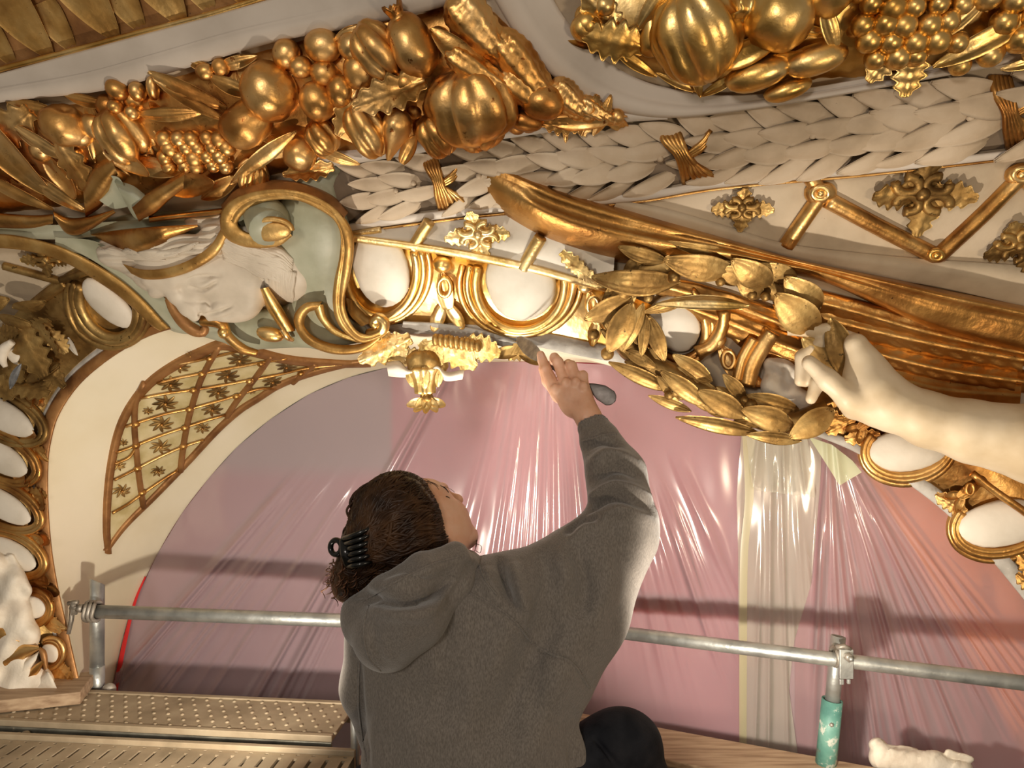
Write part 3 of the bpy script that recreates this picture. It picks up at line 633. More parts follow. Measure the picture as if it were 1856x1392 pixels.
# ---------------------------------------------------------------- carved laurel band with gilded ribbons
lau = thing('laurel_band', 'pale plaster band of overlapping laurel leaves tied by three gilded ribbons', 'moulding', P(1200, 290))
LU = [(600,304),(640,300),(900,260),(1200,228),(1500,188),(1860,128),(2100,84)]; LL = [(600,418),(640,404),(870,374),(1150,350),(1300,326),(1600,298),(1860,268),(2100,230)]
strip('backing', LU, LL, [(0,-.01),(.1,.012),(.3,.026),(.5,.030),(.7,.026),(.9,.012),(1,-.005)], 'leaf_ground', lau, 80)
au = resample(LU, 400); al = resample(LL, 400)
rl = random.Random(21); s = 640
def bandpt(x, t):
    i = int(np.argmin(np.abs(au[:, 0]-x))); j = int(np.argmin(np.abs(al[:, 0]-x))); a_, b_ = au[i], al[j]; return a_*(1-t)+b_*t, math.degrees(math.atan2(-(au[min(i+5,399),1]-au[max(i-5,0),1]), au[min(i+5,399),0]-au[max(i-5,0),0]))
nl = 0; x = 2000
while x > 630:
    sc = .85+(x-640)/1250*.55; rows = 4
    for k in range(rows):
        t = (k+.5)/rows; xx = x+(29 if k % 2 else 0)*sc+rl.uniform(-7, 7)
        if any(abs(xx-r_) < 26 for r_ in (790, 1238, 1830)): continue
        c, ang = bandpt(xx, t); spread = (t-.5)*58
        hgt = .026*math.sin(math.pi*t)**.7
        place('laurel', 'leaf', 'leaf_plaster', c[0], c[1], hgt+.004, (rl.uniform(50, 60)*sc, rl.uniform(40, 50)*sc, 52*sc), 180+ang+spread+rl.uniform(-10, 10), lau, rl.uniform(-13, -6), rl.uniform(-12, 12)+(t-.5)*-40); nl += 1
    for _ in range(2):
        t = rl.uniform(.15, .85); c, ang = bandpt(x+rl.uniform(-15, 15), t); place('berry', 'berry', 'leaf_plaster', c[0], c[1], .036*math.sin(math.pi*t)+.006, 5.5*sc, 0, lau)
    x -= 56*sc
for (x0, x1, sc) in ((775, 812, .8), (1212, 1262, 1.1), (1812, 1850, 1.1)):
    (ua, va), _ = bandpt(x0, .02); (ub, vb), _ = bandpt(x1, .99); um = (ua+ub)/2; vm = (va+vb)/2
    for q in range(5):
        d = (q-2)*7*sc; tube('ribbon', [(ua+d, va, .004),(ua+d+8, va+.25*(vb-va), .044),(um+d*.6, vm, .056),(ub+d-10, vb-.25*(vb-va), .044),(ub+d*1.3, vb, .010)], 5.5*sc, 0, 'gold', lau, 18, 7)
    for q in range(3): tube('ribbon_tail', [(um+8*sc, vm+4*q, .052),(um+32*sc, vm-18*sc+5*q, .050),(um+48*sc, vm-40*sc+6*q, .040)], [4*sc, 6*sc, 4*sc], 0, 'gold', lau, 10, 7)
    for q in range(4): tube('ribbon_tail', [(um+10*sc, vm+6, .054),(um+(16+9*q)*sc, vm+30*sc, .046),(ub+(2+14*q)*sc, vb-3-2*q, .022)], [3*sc, 5.5*sc, 5*sc], 0, 'gold', lau, 12, 7)
o = strip('trim_9', LL, [(q[0], q[1]+(15 if q[0] < 1250 else 14)) for q in LL], [(0,.0),(0,.026),(.2,.030),(.85,.030),(1,.020),(1,-.02)], 'frame', None, 80); struct(o)
tube('trim_10', [(640,421),(870,392),(1150,367),(1300,343),(1600,315),(1860,285),(2050,262)], 2.5, .012, 'gold', None, 60, 6); COL.objects['trim_10'] and struct(bpy.data.objects['trim_10'])
# ---------------------------------------------------------------- gilded lattice with rosettes
def rosette(name, u, v, r, m, rot=0, sq=.55, par=None, label=None, off=.008):
    g = par
    for k in range(4):
        a = math.radians(rot+90*k); c = (u+r*.52*math.cos(a), v-r*.52*sq*math.sin(a))
        place('acanthus', 'petal', m, c[0], c[1], off, (r*.5, r*.55, r*.4), math.degrees(math.atan2(sq*math.sin(a), math.cos(a))), g, -6)
        a2 = a+math.pi/4; c = (u+r*.42*math.cos(a2), v-r*.42*sq*math.sin(a2))
        p = [(c[0]+r*.24*math.cos(t), c[1]-r*.24*sq*1.1*math.sin(t)) for t in np.linspace(a2+.5, a2+5.6, 9)]
        tube('petal_curl', p, r*.10, off+.012, m, g, 16, 7)
    place('berry', 'boss', m, u, v, off+.02, r*.14, 0, g)
o = strip('trim_12', [(1120,362),(1200,376),(1300,404),(1420,440),(1560,458),(1700,470),(1860,480),(2060,500)], [(1110,380),(1200,404),(1300,430),(1450,474),(1600,504),(1700,520),(1860,556),(2060,596)], [(0,-.01),(.04,.016),(.5,.022),(1,.01)], 'plaster', None, 50); struct(o)
latr = thing('lattice_panel', 'gilded lattice ribs and leafy rosettes on cream ground at the right, above the wing', 'lattice', P(1600, 390))
def rib(pts, r, m, par, off=.006):
    tube('rib', pts, r, off, m, par, 24, 9); 
    p = np.array(pts, float)
rib([(1487,355),(1450,408),(1425,445)], 15, 'gold', latr); rib([(1500,362),(1600,415),(1696,464)], 15, 'gold', latr); rib([(1700,464),(1780,390),(1852,318)], 15, 'gold', latr); rib([(1852,316),(1900,360),(1980,420)], 15, 'gold', latr); rib([(1487,350),(1470,322)], 14, 'gold', latr);
for (u, v, r) in ((1487,350,27),(1852,316,27),(1697,462,20)):
    place('berry', 'boss', 'gold', u, v, .008, (r*1.05, r*.8, r*.6), 0, latr)
    tube('boss_ring', [(u+r*.55*math.cos(t), v-r*.42*math.sin(t)) for t in np.linspace(0, 2*math.pi, 13)[:-1]], 5, .028, 'gold_bright', latr, 24, 7, True)
    place('berry', 'knob', 'gold_bright', u, v, .030, 7, 0, latr)
rosette('rosette', 1672, 352, 92, 'gold_old', 0, .62, latr); rosette('rosette', 1345, 377, 56, 'gold_old', 0, .50, latr); rosette('rosette', 1850, 446, 70, 'gold_old', 20, .6, latr)
o = strip('trim_11', [(625,420),(700,414),(870,392),(1000,382),(1120,374)], [(625,428),(700,436),(870,462),(1000,492),(1110,524)], [(0,.010),(.5,.036),(.97,.052),(1,.03),(1,-.01)], 'white', None, 50); struct(o)
LOFF = .036
latc = thing('lattice_panel', 'bright gilded lattice stubs and rosette on white ground between laurel band and egg moulding', 'lattice', P(860, 430))
rib([(778,402),(765,422),(748,450)], 11, 'gold_pale', latc, .046); rib([(980,430),(965,455),(948,486)], 12, 'gold_pale', latc, .05); rib([(690,416),(655,422),(630,426)], 6, 'gold_pale', latc, .03)
rosette('rosette', 866, 425, 60, 'gold_pale', 10, .62, latc, None, .044); 
place('acanthus', 'petal', 'gold_pale', 1042, 478, .06, (34, 30, 20), -40, latc); place('acanthus', 'petal', 'gold_pale', 1062, 496, .06, (30, 26, 20), -30, latc)
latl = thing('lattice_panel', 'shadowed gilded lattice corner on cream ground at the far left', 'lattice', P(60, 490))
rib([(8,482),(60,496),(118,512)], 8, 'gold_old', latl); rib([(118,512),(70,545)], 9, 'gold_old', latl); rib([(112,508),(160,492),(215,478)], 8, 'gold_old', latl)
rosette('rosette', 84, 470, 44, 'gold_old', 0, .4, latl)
# ================================================================ egg-and-dart moulding round the arch
def eggbox(par, u, v, a, b, rot, cols, m='gold', arc=(-150, 150), off=.024, hgt=.42, shift=0, eggm='white', rad=8, name='egg'):
    """egg with its raised collars; a = half length along rot, b = half width (px)"""
    place('berry', name, eggm, u, v, off, (a, b, b*hgt), rot, par)
    r = math.radians(rot); ca, sa = math.cos(r), -math.sin(r)
    for i, (fa, fb) in enumerate(cols):
        pts = []
        for t in np.linspace(math.radians(arc[0]), math.radians(arc[1]), 22):
            x = a*fa*math.cos(t)-shift*i; y = b*fb*math.sin(t); pts.append((u+ca*x-sa*-y*-1 if False else u+ca*x+sa*y, v+sa*x-ca*y, .018+.010*(i % 2)-.006*i))
        tube('collar', pts, rad*(1.15 if i == 0 else .85), 0, m, par, 44, 8)
def dart(par, u, v, rot, s, m='gold'):
    r = math.radians(rot); d = (math.cos(r), -math.sin(r))
    place('berry', 'dart_knob', m, u-d[0]*45*s, v-d[1]*45*s, .028, (15*s, 18*s, 14*s), rot, par)
    place('leaf', 'dart', m, u+d[0]*8*s, v+d[1]*8*s, .018, (46*s, 44*s, 26*s), rot, par)
    tube('dart_eye', [(u+11*s*math.cos(t)*1.0-d[0]*4*s, v+17*s*math.sin(t)-d[1]*4*s) for t in np.linspace(0, 2*math.pi, 11)[:-1]], 4.5*s, .040, m, par, 20, 7, True)
    for q in (-1, 1):
        place('curl', 'dart_leaf', m, u+d[0]*48*s+q*d[1]*16*s, v+d[1]*48*s-q*d[0]*16*s, .018, (26*s, 26*s, 18*s), rot+q*28, par)
EGC = thing('egg_and_dart_moulding', 'brightly lit white eggs in gilded collars at the arch crown, above the spatula', 'moulding', P(860, 530))
strip('backing', [(600,420),(700,440),(800,455),(960,486),(1095,520),(1200,560)], [(600,590),(700,592),(800,588),(960,610),(1060,632),(1180,668)], [(0,-.01),(0,.004),(.5,.006),(.9,.010),(1,-.004)], 'gold_bright', EGC, 50)
CE = [(1.10,1.27),(1.17,1.50),(1.23,1.72)]
eggbox(EGC, 690, 488, 79, 52, -90, CE, 'gold_bright', (-112, 112)); eggbox(EGC, 943, 513, 79, 64, -88, CE, 'gold_bright', (-112, 112))
dart(EGC, 806, 524, -84, 1.0, 'gold_bright'); dart(EGC, 1076, 556, -70, .9, 'gold_bright')
eggbox(EGC, 1222, 588, 58, 42, -60, [(1.15,1.3),(1.3,1.6)], 'gold', (-120, 120)); dart(EGC, 1322, 655, -58, .95, 'gold')
tube('collar', [(1262,640),(1290,625),(1308,592),(1312,560)], 13, .03, 'gold', EGC, 20); tube('collar', [(1352,700),(1362,660),(1385,620),(1400,600)], 17, .034, 'gold', EGC, 20); tube('collar', [(1335,690),(1345,650),(1366,612)], 10, .04, 'gold', EGC, 20)
# thin projecting gilded fillet above the eggs
sh = strip('gilded_fillet', [(636,424),(800,447),(960,478),(1098,518)], [(636,438),(800,462),(960,494),(1098,530)], [(0,-.01),(0,.058),(.2,.064),(.8,.064),(1,.058),(1,.0)], 'gold_pale', None, 50)
tag(sh, 'thin projecting gilded fillet slanting just above the two bright eggs', 'fillet')
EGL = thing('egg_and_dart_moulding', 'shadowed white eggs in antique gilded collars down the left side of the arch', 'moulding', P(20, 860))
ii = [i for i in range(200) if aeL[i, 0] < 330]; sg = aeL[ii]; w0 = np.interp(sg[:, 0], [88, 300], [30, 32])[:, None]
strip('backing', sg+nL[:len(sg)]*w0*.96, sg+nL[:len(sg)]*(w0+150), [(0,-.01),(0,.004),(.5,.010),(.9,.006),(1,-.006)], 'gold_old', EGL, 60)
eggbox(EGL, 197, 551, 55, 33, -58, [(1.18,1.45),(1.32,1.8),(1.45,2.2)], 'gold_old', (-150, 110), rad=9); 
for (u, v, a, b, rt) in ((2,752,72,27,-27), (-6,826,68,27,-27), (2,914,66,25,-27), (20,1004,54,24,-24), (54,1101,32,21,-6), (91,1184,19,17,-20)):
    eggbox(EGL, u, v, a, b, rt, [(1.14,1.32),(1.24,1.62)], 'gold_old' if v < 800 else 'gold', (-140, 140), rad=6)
rs = random.Random(2)
for (u, v) in ((62,725),(48,790),(45,870),(55,955),(70,1050),(95,1130),(112,1215),(70,812),(78,900),(72,985),(92,1075)):
    for q in range(3): place(rs.choice(['curl', 'leaf', 'acanthus']), 'dart_leaf', 'gold', u+rs.uniform(-12, 10), v+rs.uniform(-10, 10), .014, (22, 22, 16), rs.uniform(-60, 0), EGL)
EGR = thing('egg_and_dart_moulding', 'white eggs in gilded collars at the lower right, under the plaster arm', 'moulding', P(1720, 890))
ii = [i for i in range(200) if aeL[i, 0] > 1400]; sg = aeL[ii]; tR2 = np.gradient(sg, axis=0); tR2 /= np.linalg.norm(tR2, axis=1)[:, None]; n2 = np.stack([tR2[:, 1], -tR2[:, 0]], -1)
w0 = np.interp(sg[:, 0], [1400, 1480, 1600, 1900], [20, 14, 22, 32])[:, None]
strip('backing', sg+n2*w0*.9, sg+n2*(w0+190), [(0,-.012),(0,.004),(.5,.010),(.9,.008),(1,-.006)], 'gold', EGR, 60)
CR = [(1.09,1.18),(1.17,1.38),(1.25,1.58)]
eggbox(EGR, 1645, 814, 68, 40, 188, CR, 'gold', (-40, 175), rad=7.5); eggbox(EGR, 1815, 948, 76, 42, 192, CR, 'gold', (-40, 175), rad=7.5); eggbox(EGR, 1985, 1090, 76, 44, 200, CR, 'gold', (-60, 180), rad=9)
dart(EGR, 1756, 888, 215, .62, 'gold'); dart(EGR, 1572, 762, 225, .6, 'gold'); dart(EGR, 1902, 1038, 218, .62, 'gold')
for (u, v, r_) in ((1524,770,30),(1504,757,-20),(1562,792,10),(1866,1060,-40),(1862,1030,-60),(1722,912,-30),(1748,940,-45)): place('acanthus', 'dart_leaf', 'gold', u, v, .014, (30, 28, 20), r_, EGR)
tube('gilded_cord', [(1762,858),(1800,888),(1860,930),(1930,985)], 7, .05, 'gold', EGR, 20)
# broken plaster egg behind the hand
s = SDF((1375,640,-10), (1485,745,60), 3.0); s.ell((1415,690,8), (34,44,24)); s.cap((1400,700,22), (1455,725,14), 22, 18, 10); s.cap((1395,660,18), (1440,680,24), 12, 16, 8); s.ell((1425,668,40), (9,26,10), 4, None, True)
V, F = s.mesh(); V = pxmap(V, P); o = meshobj('broken_egg', V, orient(V, F), 'chalk', EGR); o['label'] = 'broken rough plaster egg'
# ================================================================ gilded wing
WG = thing('wing', 'gilded carved wing sweeping from the laurel band down to the right edge', 'wing', P(1400, 500))
WU = [(866,320),(878,294),(915,298),(1010,338),(1150,381),(1300,426),(1450,470),(1600,500),(1860,553),(2060,592)]
WL = [(865,332),(878,362),(930,404),(1000,442),(1100,474),(1220,486),(1330,488),(1480,508),(1600,560),(1700,605),(1860,648),(2060,705)]
a = resample(WU, 90); b = resample(WL, 90); t = np.linspace(0, 1, 18); uv = a[:, None]*(1-t)[None, :, None]+b[:, None]*t[None, :, None]
s_ = np.linspace(0, 1, 90)[:, None]; up_ = np.minimum(1, s_*9)**.5
fl2 = np.clip((s_-.35)/.3, 0, 1)
hh = (-.02+(.125*np.sin(np.pi*t)[None, :]**.55*(1-fl2)+.118*(1-np.abs(2*t-1)[None, :]**7)*fl2)*up_+.020*np.exp(-((t-.14)/.06)**2)[None, :]*up_-.014*np.exp(-((t-.34)/.08)**2)[None, :]*(s_ > .1)*(1-.6*fl2)+.0015*np.sin(s_*60+t[None, :]*6))
meshobj('wing_bone', P(uv[..., 0], uv[..., 1], hh).reshape(-1, 3), gridfaces(90, 18), 'gold_wing', WG)
def feather(pts, w, off, m, par, n=70):
    p = resample(pts, n); t = np.linspace(-1, 1, 11); tg = np.gradient(p[:, :2], axis=0); tg /= np.linalg.norm(tg, axis=1)[:, None]; nn = np.stack([-tg[:, 1], tg[:, 0]], -1)
    s = np.linspace(0, 1, n); wd = w*np.minimum(1, (s*7))**.5
    uv = p[:, None, :2]+nn[:, None]*(wd[:, None]*t[None, :])[..., None]
    h = off+.016*(1-np.abs(t))[None, :]*1.0+.004*np.exp(-(t/.12)**2)[None, :]+.0016*np.sin(s[:, None]*n*1.1-np.abs(t)[None, :]*7)*(np.abs(t) > .12)[None, :]
    h[:, 0] -= .03; h[:, -1] -= .03
    meshobj('feather', P(uv[..., 0], uv[..., 1], h).reshape(-1, 3), gridfaces(n, 11), m, par)
for pts, w_, of in [([(1120,500),(1300,545),(1460,600),(1650,650),(1900,700)], 24, .012), ([(1310,590),(1420,645),(1560,700),(1700,735)], 26, .010), ([(1223,548),(1330,588),(1440,632),(1560,668),(1700,705),(1850,718)], 27, .024),
                    ([(1420,585),(1560,632),(1700,668),(1842,690)], 24, .030), ([(1400,552),(1540,590),(1700,625),(1856,652)], 26, .040), ([(1390,528),(1520,558),(1680,602),(1860,640),(2000,665)], 24, .044)]:
    feather(pts, w_, of, 'gold_wing', WG)
# ================================================================ laurel wreath held by the plaster hand
WR = thing('laurel_wreath', 'antique gilded laurel wreath held by the plaster hand over the right of the arch', 'wreath', P(1300, 620))
tube('stem', [(1500,650),(1478,590),(1415,530),(1330,492),(1230,480),(1150,500),(1115,560),(1140,630),(1220,682),(1320,734),(1420,768),(1500,745)], [18, 22, 22, 20], .066, 'gold_old', WR, 60, 10)
def leafbt(bu, bv, tu, tv, w_, off=.10, kind='wreath', m='gold_old', tilt=-8, roll=0, par=WR, name='leaf'):
    L = math.hypot(tu-bu, tv-bv)/2; place(kind, name, m, (bu+tu)/2, (bv+tv)/2, off, (L*1.06, min(w_*(1.22 if kind == 'wreath' else 1.05), L*1.5), max(L, w_)*.60), math.degrees(math.atan2(-(tv-bv), tu-bu)), par, tilt, roll)
def cB(x, y): return 1060+x/3.662, 420+y/3.662
def cA(x, y): return 1060+x/2.332, 400+y/2.332
for (b0, b1, t0, t1, w_, of) in [(1010,150,545,60,90,.085),(540,200,225,95,120,.10),(620,340,60,300,210,.115),(1000,270,530,180,210,.11),(290,430,10,590,170,.10),(300,480,170,800,180,.125),(375,480,270,790,100,.115),(400,560,385,825,80,.11),(420,570,535,850,120,.105),(270,790,470,900,90,.10),(560,1050,170,870,110,.085),(700,1190,430,1090,80,.085),(840,990,590,820,120,.10),(800,1150,510,930,130,.12),(1060,1225,760,1060,160,.12),(1140,1335,620,1235,110,.10),(1065,1110,920,950,100,.09),(480,640,330,560,90,.09),(620,1120,480,960,80,.10),(330,700,240,640,80,.11),(700,420,400,540,90,.095),(900,1180,700,1100,100,.10)]:
    leafbt(*cB(b0, b1), *cB(t0, t1), w_/3.662, of)
for (b0, b1, t0, t1, w_, of) in [(800,280,615,160,130,.12),(1010,380,835,235,150,.12),(1000,480,795,305,160,.14),(1040,420,1110,670,120,.15),(930,500,1120,650,130,.14),(720,250,560,200,100,.10),(900,800,690,740,80,.10),(1050,800,870,915,115,.13),(880,870,670,800,110,.125),(910,930,690,905,60,.10),(760,330,640,240,100,.10),(900,250,740,180,90,.10),(620,820,480,740,90,.10)]:
    leafbt(*cA(b0, b1), *cA(t0, t1), w_/2.332, of)
leafbt(*cB(1070, 490), *cB(490, 480), 30, .135, 'wreath', 'gold_pale', -6, 50)
rs = random.Random(77); wp = resample([(1478,590),(1415,530),(1330,492),(1230,480),(1150,500),(1112,560),(1140,630),(1220,682),(1320,734),(1420,765)], 40)
for i in range(2, 39):
    for q in (-1, 1):
        tg = wp[min(i+1, 39)]-wp[i-1]; a_ = math.degrees(math.atan2(-tg[1], tg[0])); 
        if i < 20: pass
        else: a_ += 180
        nn_ = np.array([-tg[1], tg[0]])/np.linalg.norm(tg); c = wp[i]+nn_*q*rs.uniform(6, 17)
        if rs.random() < .62: place('wreath', 'leaf', 'gold_old', c[0], c[1], .078, (rs.uniform(26, 34), rs.uniform(26, 36), 20), a_+q*rs.uniform(10, 34), WR, -8, rs.uniform(-20, 20))
for (x, y, r) in [(420,440,8),(600,1060,11),(560,1085,9),(640,1090,8),(590,300,12),(1110,420,9),(1200,430,9),(900,330,9),(1100,1150,12),(150,810,12),(1060,1120,8),(60,680,10)]:
    place('berry', 'berry', 'gold_old', *cB(x, y), .11, r, 0, WR)
# ================================================================ plaster arm with hand
s = SDF((1425,570,40), (2170,990,260), 4.0)
s.chain([(2060,868,120),(1880,806,125),(1760,782,128),(1680,760,130),(1622,735,132),(1590,712,132)], [88,72,56,49,46,44], 14)
s.cap((1595,700,128), (1552,628,118), 34, 24, 26); s.cap((1600,735,130), (1548,735,130), 34, 26, 26); s.ell((1568,690,125), (42,52,26), 22)
s.chain([(1585,745,142),(1540,722,150),(1500,688,152),(1467,658,150)], [27,24,19,14.5], 10)
s.chain([(1545,640,100),(1490,622,96),(1455,648,94),(1450,690,98)], [20,15,14,11], 6); s.chain([(1530,690,96),(1482,694,100),(1470,722,106)], [16,14,11], 5); s.chain([(1530,655,92),(1474,655,90),(1460,690,90)], [16,14,12], 5); s.chain([(1545,620,100),(1500,600,96),(1425,598,92)], [18,14,10], 5)
V, F = s.mesh(); V = pxmap(V, P); o = meshobj('sculpted_arm', V, orient(V, F), 'ivory'); tag(o, 'smooth ivory plaster arm reaching in from the right, its hand gripping the wreath', 'sculpture')
# ================================================================ console bracket
BK = thing('console_bracket', 'celadon scroll bracket with gilded edges and a big volute, beside the mask', 'bracket', P(560, 480))
s = SDF((120,270,-60), (720,660,170), 4.0)
s.ell((560,440,30), (78,100,70)); s.cap((575,500,25), (585,585,20), 52, 46, 20); s.cap((590,600,20), (650,604,15), 34, 18, 14); s.cap((575,345,10), (590,320,0), 42, 30, 20)
s.cap((200,440,-20), (330,560,-10), 45, 40, 20); s.cap((330,560,-5), (440,600,0), 38, 30, 20); s.cap((450,600,5), (540,590,10), 34, 40, 20); s.cap((60,415,-30), (220,440,-20), 40, 45, 10); s.cap((250,440,-10), (520,440,10), 55, 70, 20)
V, F = s.mesh(); V[:, 2] *= .58; V = pxmap(V, P); meshobj('body', V, orient(V, F), 'celadon', BK)
out_ = [(398,402),(404,378),(430,356),(490,342),(545,346),(594,366),(624,394),(640,424),(641,462),(633,506),(625,537),(628,566),(646,598),(668,606),(686,598)]
inn_ = [(430,404),(439,390),(457,375),(492,363),(540,364),(580,381),(606,400),(617,426),(615,466),(606,508),(603,549),(611,584),(632,609),(656,622),(690,612)]
strip('gilded_edge', out_, inn_, [(0,.03),(0,.108),(.10,.117),(.55,.116),(.62,.110),(.68,.114),(.92,.112),(1,.104),(1,.03)], 'gold_matte', BK, 90)
strip('gilded_edge', [(398,398),(402,422),(425,442),(465,450),(505,446),(530,428)], [(430,402),(434,412),(448,421),(470,425),(500,421),(514,410)], [(0,.02),(0,.105),(.12,.118),(.88,.112),(1,.104),(1,.04)], 'gold_matte', BK, 40)
strip('top_edge', [(400,372),(430,340),(490,326),(550,332),(600,352),(632,384)], [(404,380),(430,357),(490,343),(545,347),(594,367),(624,394)], [(0,.03),(.3,.085),(1,.112)], 'bole', BK, 40)  # bole brown carries the shading along the top of the volute
place('berry', 'roll', 'celadon', 490, 398, .085, (34, 40, 34), 0, BK); tube('roll', [(470,385,.06),(480,402,.10),(488,414,.128)], [30, 34, 36], 0, 'celadon', BK, 12, 18)
place('berry', 'roll_end', 'gold_matte', 492, 420, .130, (38, 19, 9), 8, BK); tube('roll_rim', [(492+37*math.cos(q), 417-20*math.sin(q)) for q in np.linspace(.0, math.pi, 12)], 5, .135, 'gold_matte', BK, 24, 8)
strip('hollow', [(430,402),(440,386),(458,374)], [(458,430),(455,410),(472,380)], [(0,.095),(.5,.06),(1,.05)], 'celadon', BK, 16)
tube('scroll_end', [(668,606,.09),(690,600,.098),(696,585,.098),(686,576,.096),(678,584,.098),(684,592,.10)], [10, 11, 11, 10, 10, 9], 0, 'gold_bright', BK, 40, 12)
strip('shell', [(628,540),(634,570),(655,592)], [(648,548),(665,570),(684,580)], [(0,.10),(.5,.05),(1,.06)], 'gold_old', BK, 20)
sc_o = [(584,546),(552,550),(533,572),(536,596),(553,621),(591,639),(629,643),(662,636),(690,614)]; sc_i = [(574,562),(560,566),(552,580),(554,594),(570,610),(600,622),(630,625),(656,622),(680,612)]
strip('lower_scroll', sc_o, sc_i, [(0,.0),(0,.092),(.2,.104),(.7,.100),(1,.088),(1,.02)], 'gold_matte', BK, 50)
strip('lower_scroll', [(566,552),(578,580),(604,606),(650,622)], [(586,552),(592,574),(612,596),(652,614)], [(0,.02),(0,.09),(.5,.10),(1,.09),(1,.02)], 'gold_pale', BK, 30)
strip('gilded_leaf', [(470,524),(484,562),(512,602)], [(488,520),(512,556),(536,600)], [(0,.0),(.1,.09),(.5,.105),(.9,.09),(1,.0)], 'gold_bright', BK, 24)
place('berry', 'bud', 'gold_bright', 490, 606, .06, (26, 14, 14), -10, BK); tube('twig', [(512,596,.07),(522,612,.07),(530,616,.05)], [7, 6, 4], 0, 'gold_bright', BK, 14)
lb = [(-160,436),(0,424),(90,440),(140,460),(185,485),(225,512),(262,545),(294,580),(308,594)]
strip('gilded_edge', lb, [(-160,462),(0,450),(80,462),(130,482),(170,506),(210,533),(246,563),(276,592),(290,600)], [(0,.0),(0,.052),(.15,.060),(.5,.056),(.85,.060),(1,.052),(1,.0)], 'gold_matte', BK, 60)
strip('olive_ground', [(100,430),(180,440),(260,500),(330,570),(400,600)], [(100,452),(150,462),(225,514),(290,582),(340,605)], [(0,.055),(.5,.040),(1,.045)], 'celadon', BK, 30)
tube('gilded_twig', [(301,532,.04),(322,568,.05),(346,594,.055),(368,602,.055),(374,590,.05)], [6, 11, 13, 12, 6], 0, 'bole', BK, 26); tube('gilded_twig', [(366,580,.07),(400,586,.07),(414,610,.072),(440,632,.07),(468,640,.06)], [11, 11, 9, 9, 6], 0, 'gold', BK, 30); place('berry', 'bead', 'gold_bright', 406, 603, .078, 11, 0, BK)
# ---------------------------------------------------------------- plaster mask
MK = thing('mask', 'plaster face in profile with a gilded diadem, looking down from under the garland', 'sculpture', P(350, 510))
s = SDF((180,390,-40), (520,640,180), 2.4)
ax = Vector((.93, .36, 0)).normalized(); ay = Vector((-ax.y, ax.x, 0)); RM = Matrix((ax, ay, Vector((0,0,1)))).transposed()
s.ell((345,490,40), (116,60,56), 0, RM); s.ell((418,526,44), (58,50,48), 24); s.ell((448,526,34), (34,46,42), 24); s.ell((288,488,44), (52,42,46), 24)
s.chain([(290,512,80),(316,538,84),(338,560,86),(353,573,86)], [10,9,8.5,10], 14); s.ell((345,550,74), (22,20,20), 14); s.ell((370,560,78), (11,11,12), 7)
s.chain([(268,508,80),(312,510,90),(350,494,90),(395,490,80)], [8,8,7,6], 14); s.ell((366,514,84), (24,12,9), 5, RM)
s.chain([(374,564,78),(396,558,84),(414,550,80)], [7,8.5,5], 8); s.chain([(380,576,74),(402,570,80),(418,562,78)], [6.5,8.5,5], 8); s.ell((422,566,70), (32,19,22), 14); s.ell((444,556,60), (26,22,26), 14)
s.ell((284,530,66), (16,11,16), 8)
V, F = s.mesh(); V, F = folds(V, F, [([(344,520),(366,526),(392,512)], -13, 3.0), ([(350,513),(368,517),(388,507)], 7, 5), ([(340,507),(368,501),(398,500)], -9, 3.5), ([(352,528),(372,530),(390,520)], 4, 4), ([(370,572),(397,565),(420,554)], -8, 2.8), ([(384,582),(408,577),(424,568)], -4, 4), ([(362,548),(375,546),(382,556),(378,566)], -3.5, 3.5), ([(326,540),(346,546),(362,546)], -4, 6), ([(360,572),(368,568)], -5, 3)])
V[:, 2] *= .80; FV = [V.copy()]; FF = [[list(map(int, q)) for q in F]]; V = pxmap(V, P); meshobj('face', V, orient(V, F), 'mask', MK)
s = SDF((150,385,-40), (560,560,180), 3.0)
s.ell((315,452,56), (90,30,40)); s.ell((225,464,40), (48,24,32), 10); s.cap((190,450,30), (250,490,50), 16, 20, 12); s.cap((380,425,56), (430,440,50), 18, 34, 14); s.cap((350,404,30), (420,402,30), 16, 16, 10)
s.cap((430,450,40), (500,480,30), 34, 40, 20); s.cap((490,480,34), (530,510,30), 40, 36, 20)
V, F = s.mesh(); V[:, 2] *= .85; V[:, 2] += 3.5*np.sin(V[:, 1]*.42+3*np.sin(V[:, 0]*.045)+V[:, 0]*.12)*(V[:, 2] > 20)*(V[:, 0] < 420); FF.append([[int(k)+len(FV[0]) for k in q] for q in F]); FV.append(V.copy()); V = pxmap(V, P); meshobj('hair', V, orient(V, F), 'mask', MK)
mb = BVHTree.FromPolygons([tuple(q) for q in np.concatenate(FV)], FF[0]+FF[1])
def onmask(u, v):
    h = mb.ray_cast(Vector((u, v, 500)), Vector((0,0,-1)))[0]; return h.z if h is not None else 20.
rs = random.Random(4); HV = []
def mlock(pts, n, r, wav, ph):
    p = resample(pts, n); p[:, 1] += wav*np.sin(np.linspace(0, 9, n)+ph); z = np.array([onmask(q[0], q[1]) for q in p]); z = np.convolve(np.pad(z, 2, 'edge'), np.ones(5)/5, 'valid')+2
    HV.append(tubeW(None, pxmap(np.stack([p[:, 0], p[:, 1], z], -1)), np.interp(np.linspace(0, 1, n), [0, .2, .8, 1], [.5, 1, .9, .3])*r*.0013, None, None, 6))
for k in range(30):
    q = k/29; j = rs.uniform(-4, 4); mlock([(392+14*q, 424+46*q),(430+10*q, 440+42*q+j),(470, 448+46*q-j),(505+6*q, 452+62*q+j),(532-8*q, 470+60*q)], 26, 5.0, 2.5, k)
for k in range(18):
    q = k/17; mlock([(478+58*q, 474+20*q),(482+50*q+rs.uniform(-4, 4), 495+18*q),(486+44*q, 520+16*q),(500+30*q, 542+6*q)], 16, 4.6, 0, 0)
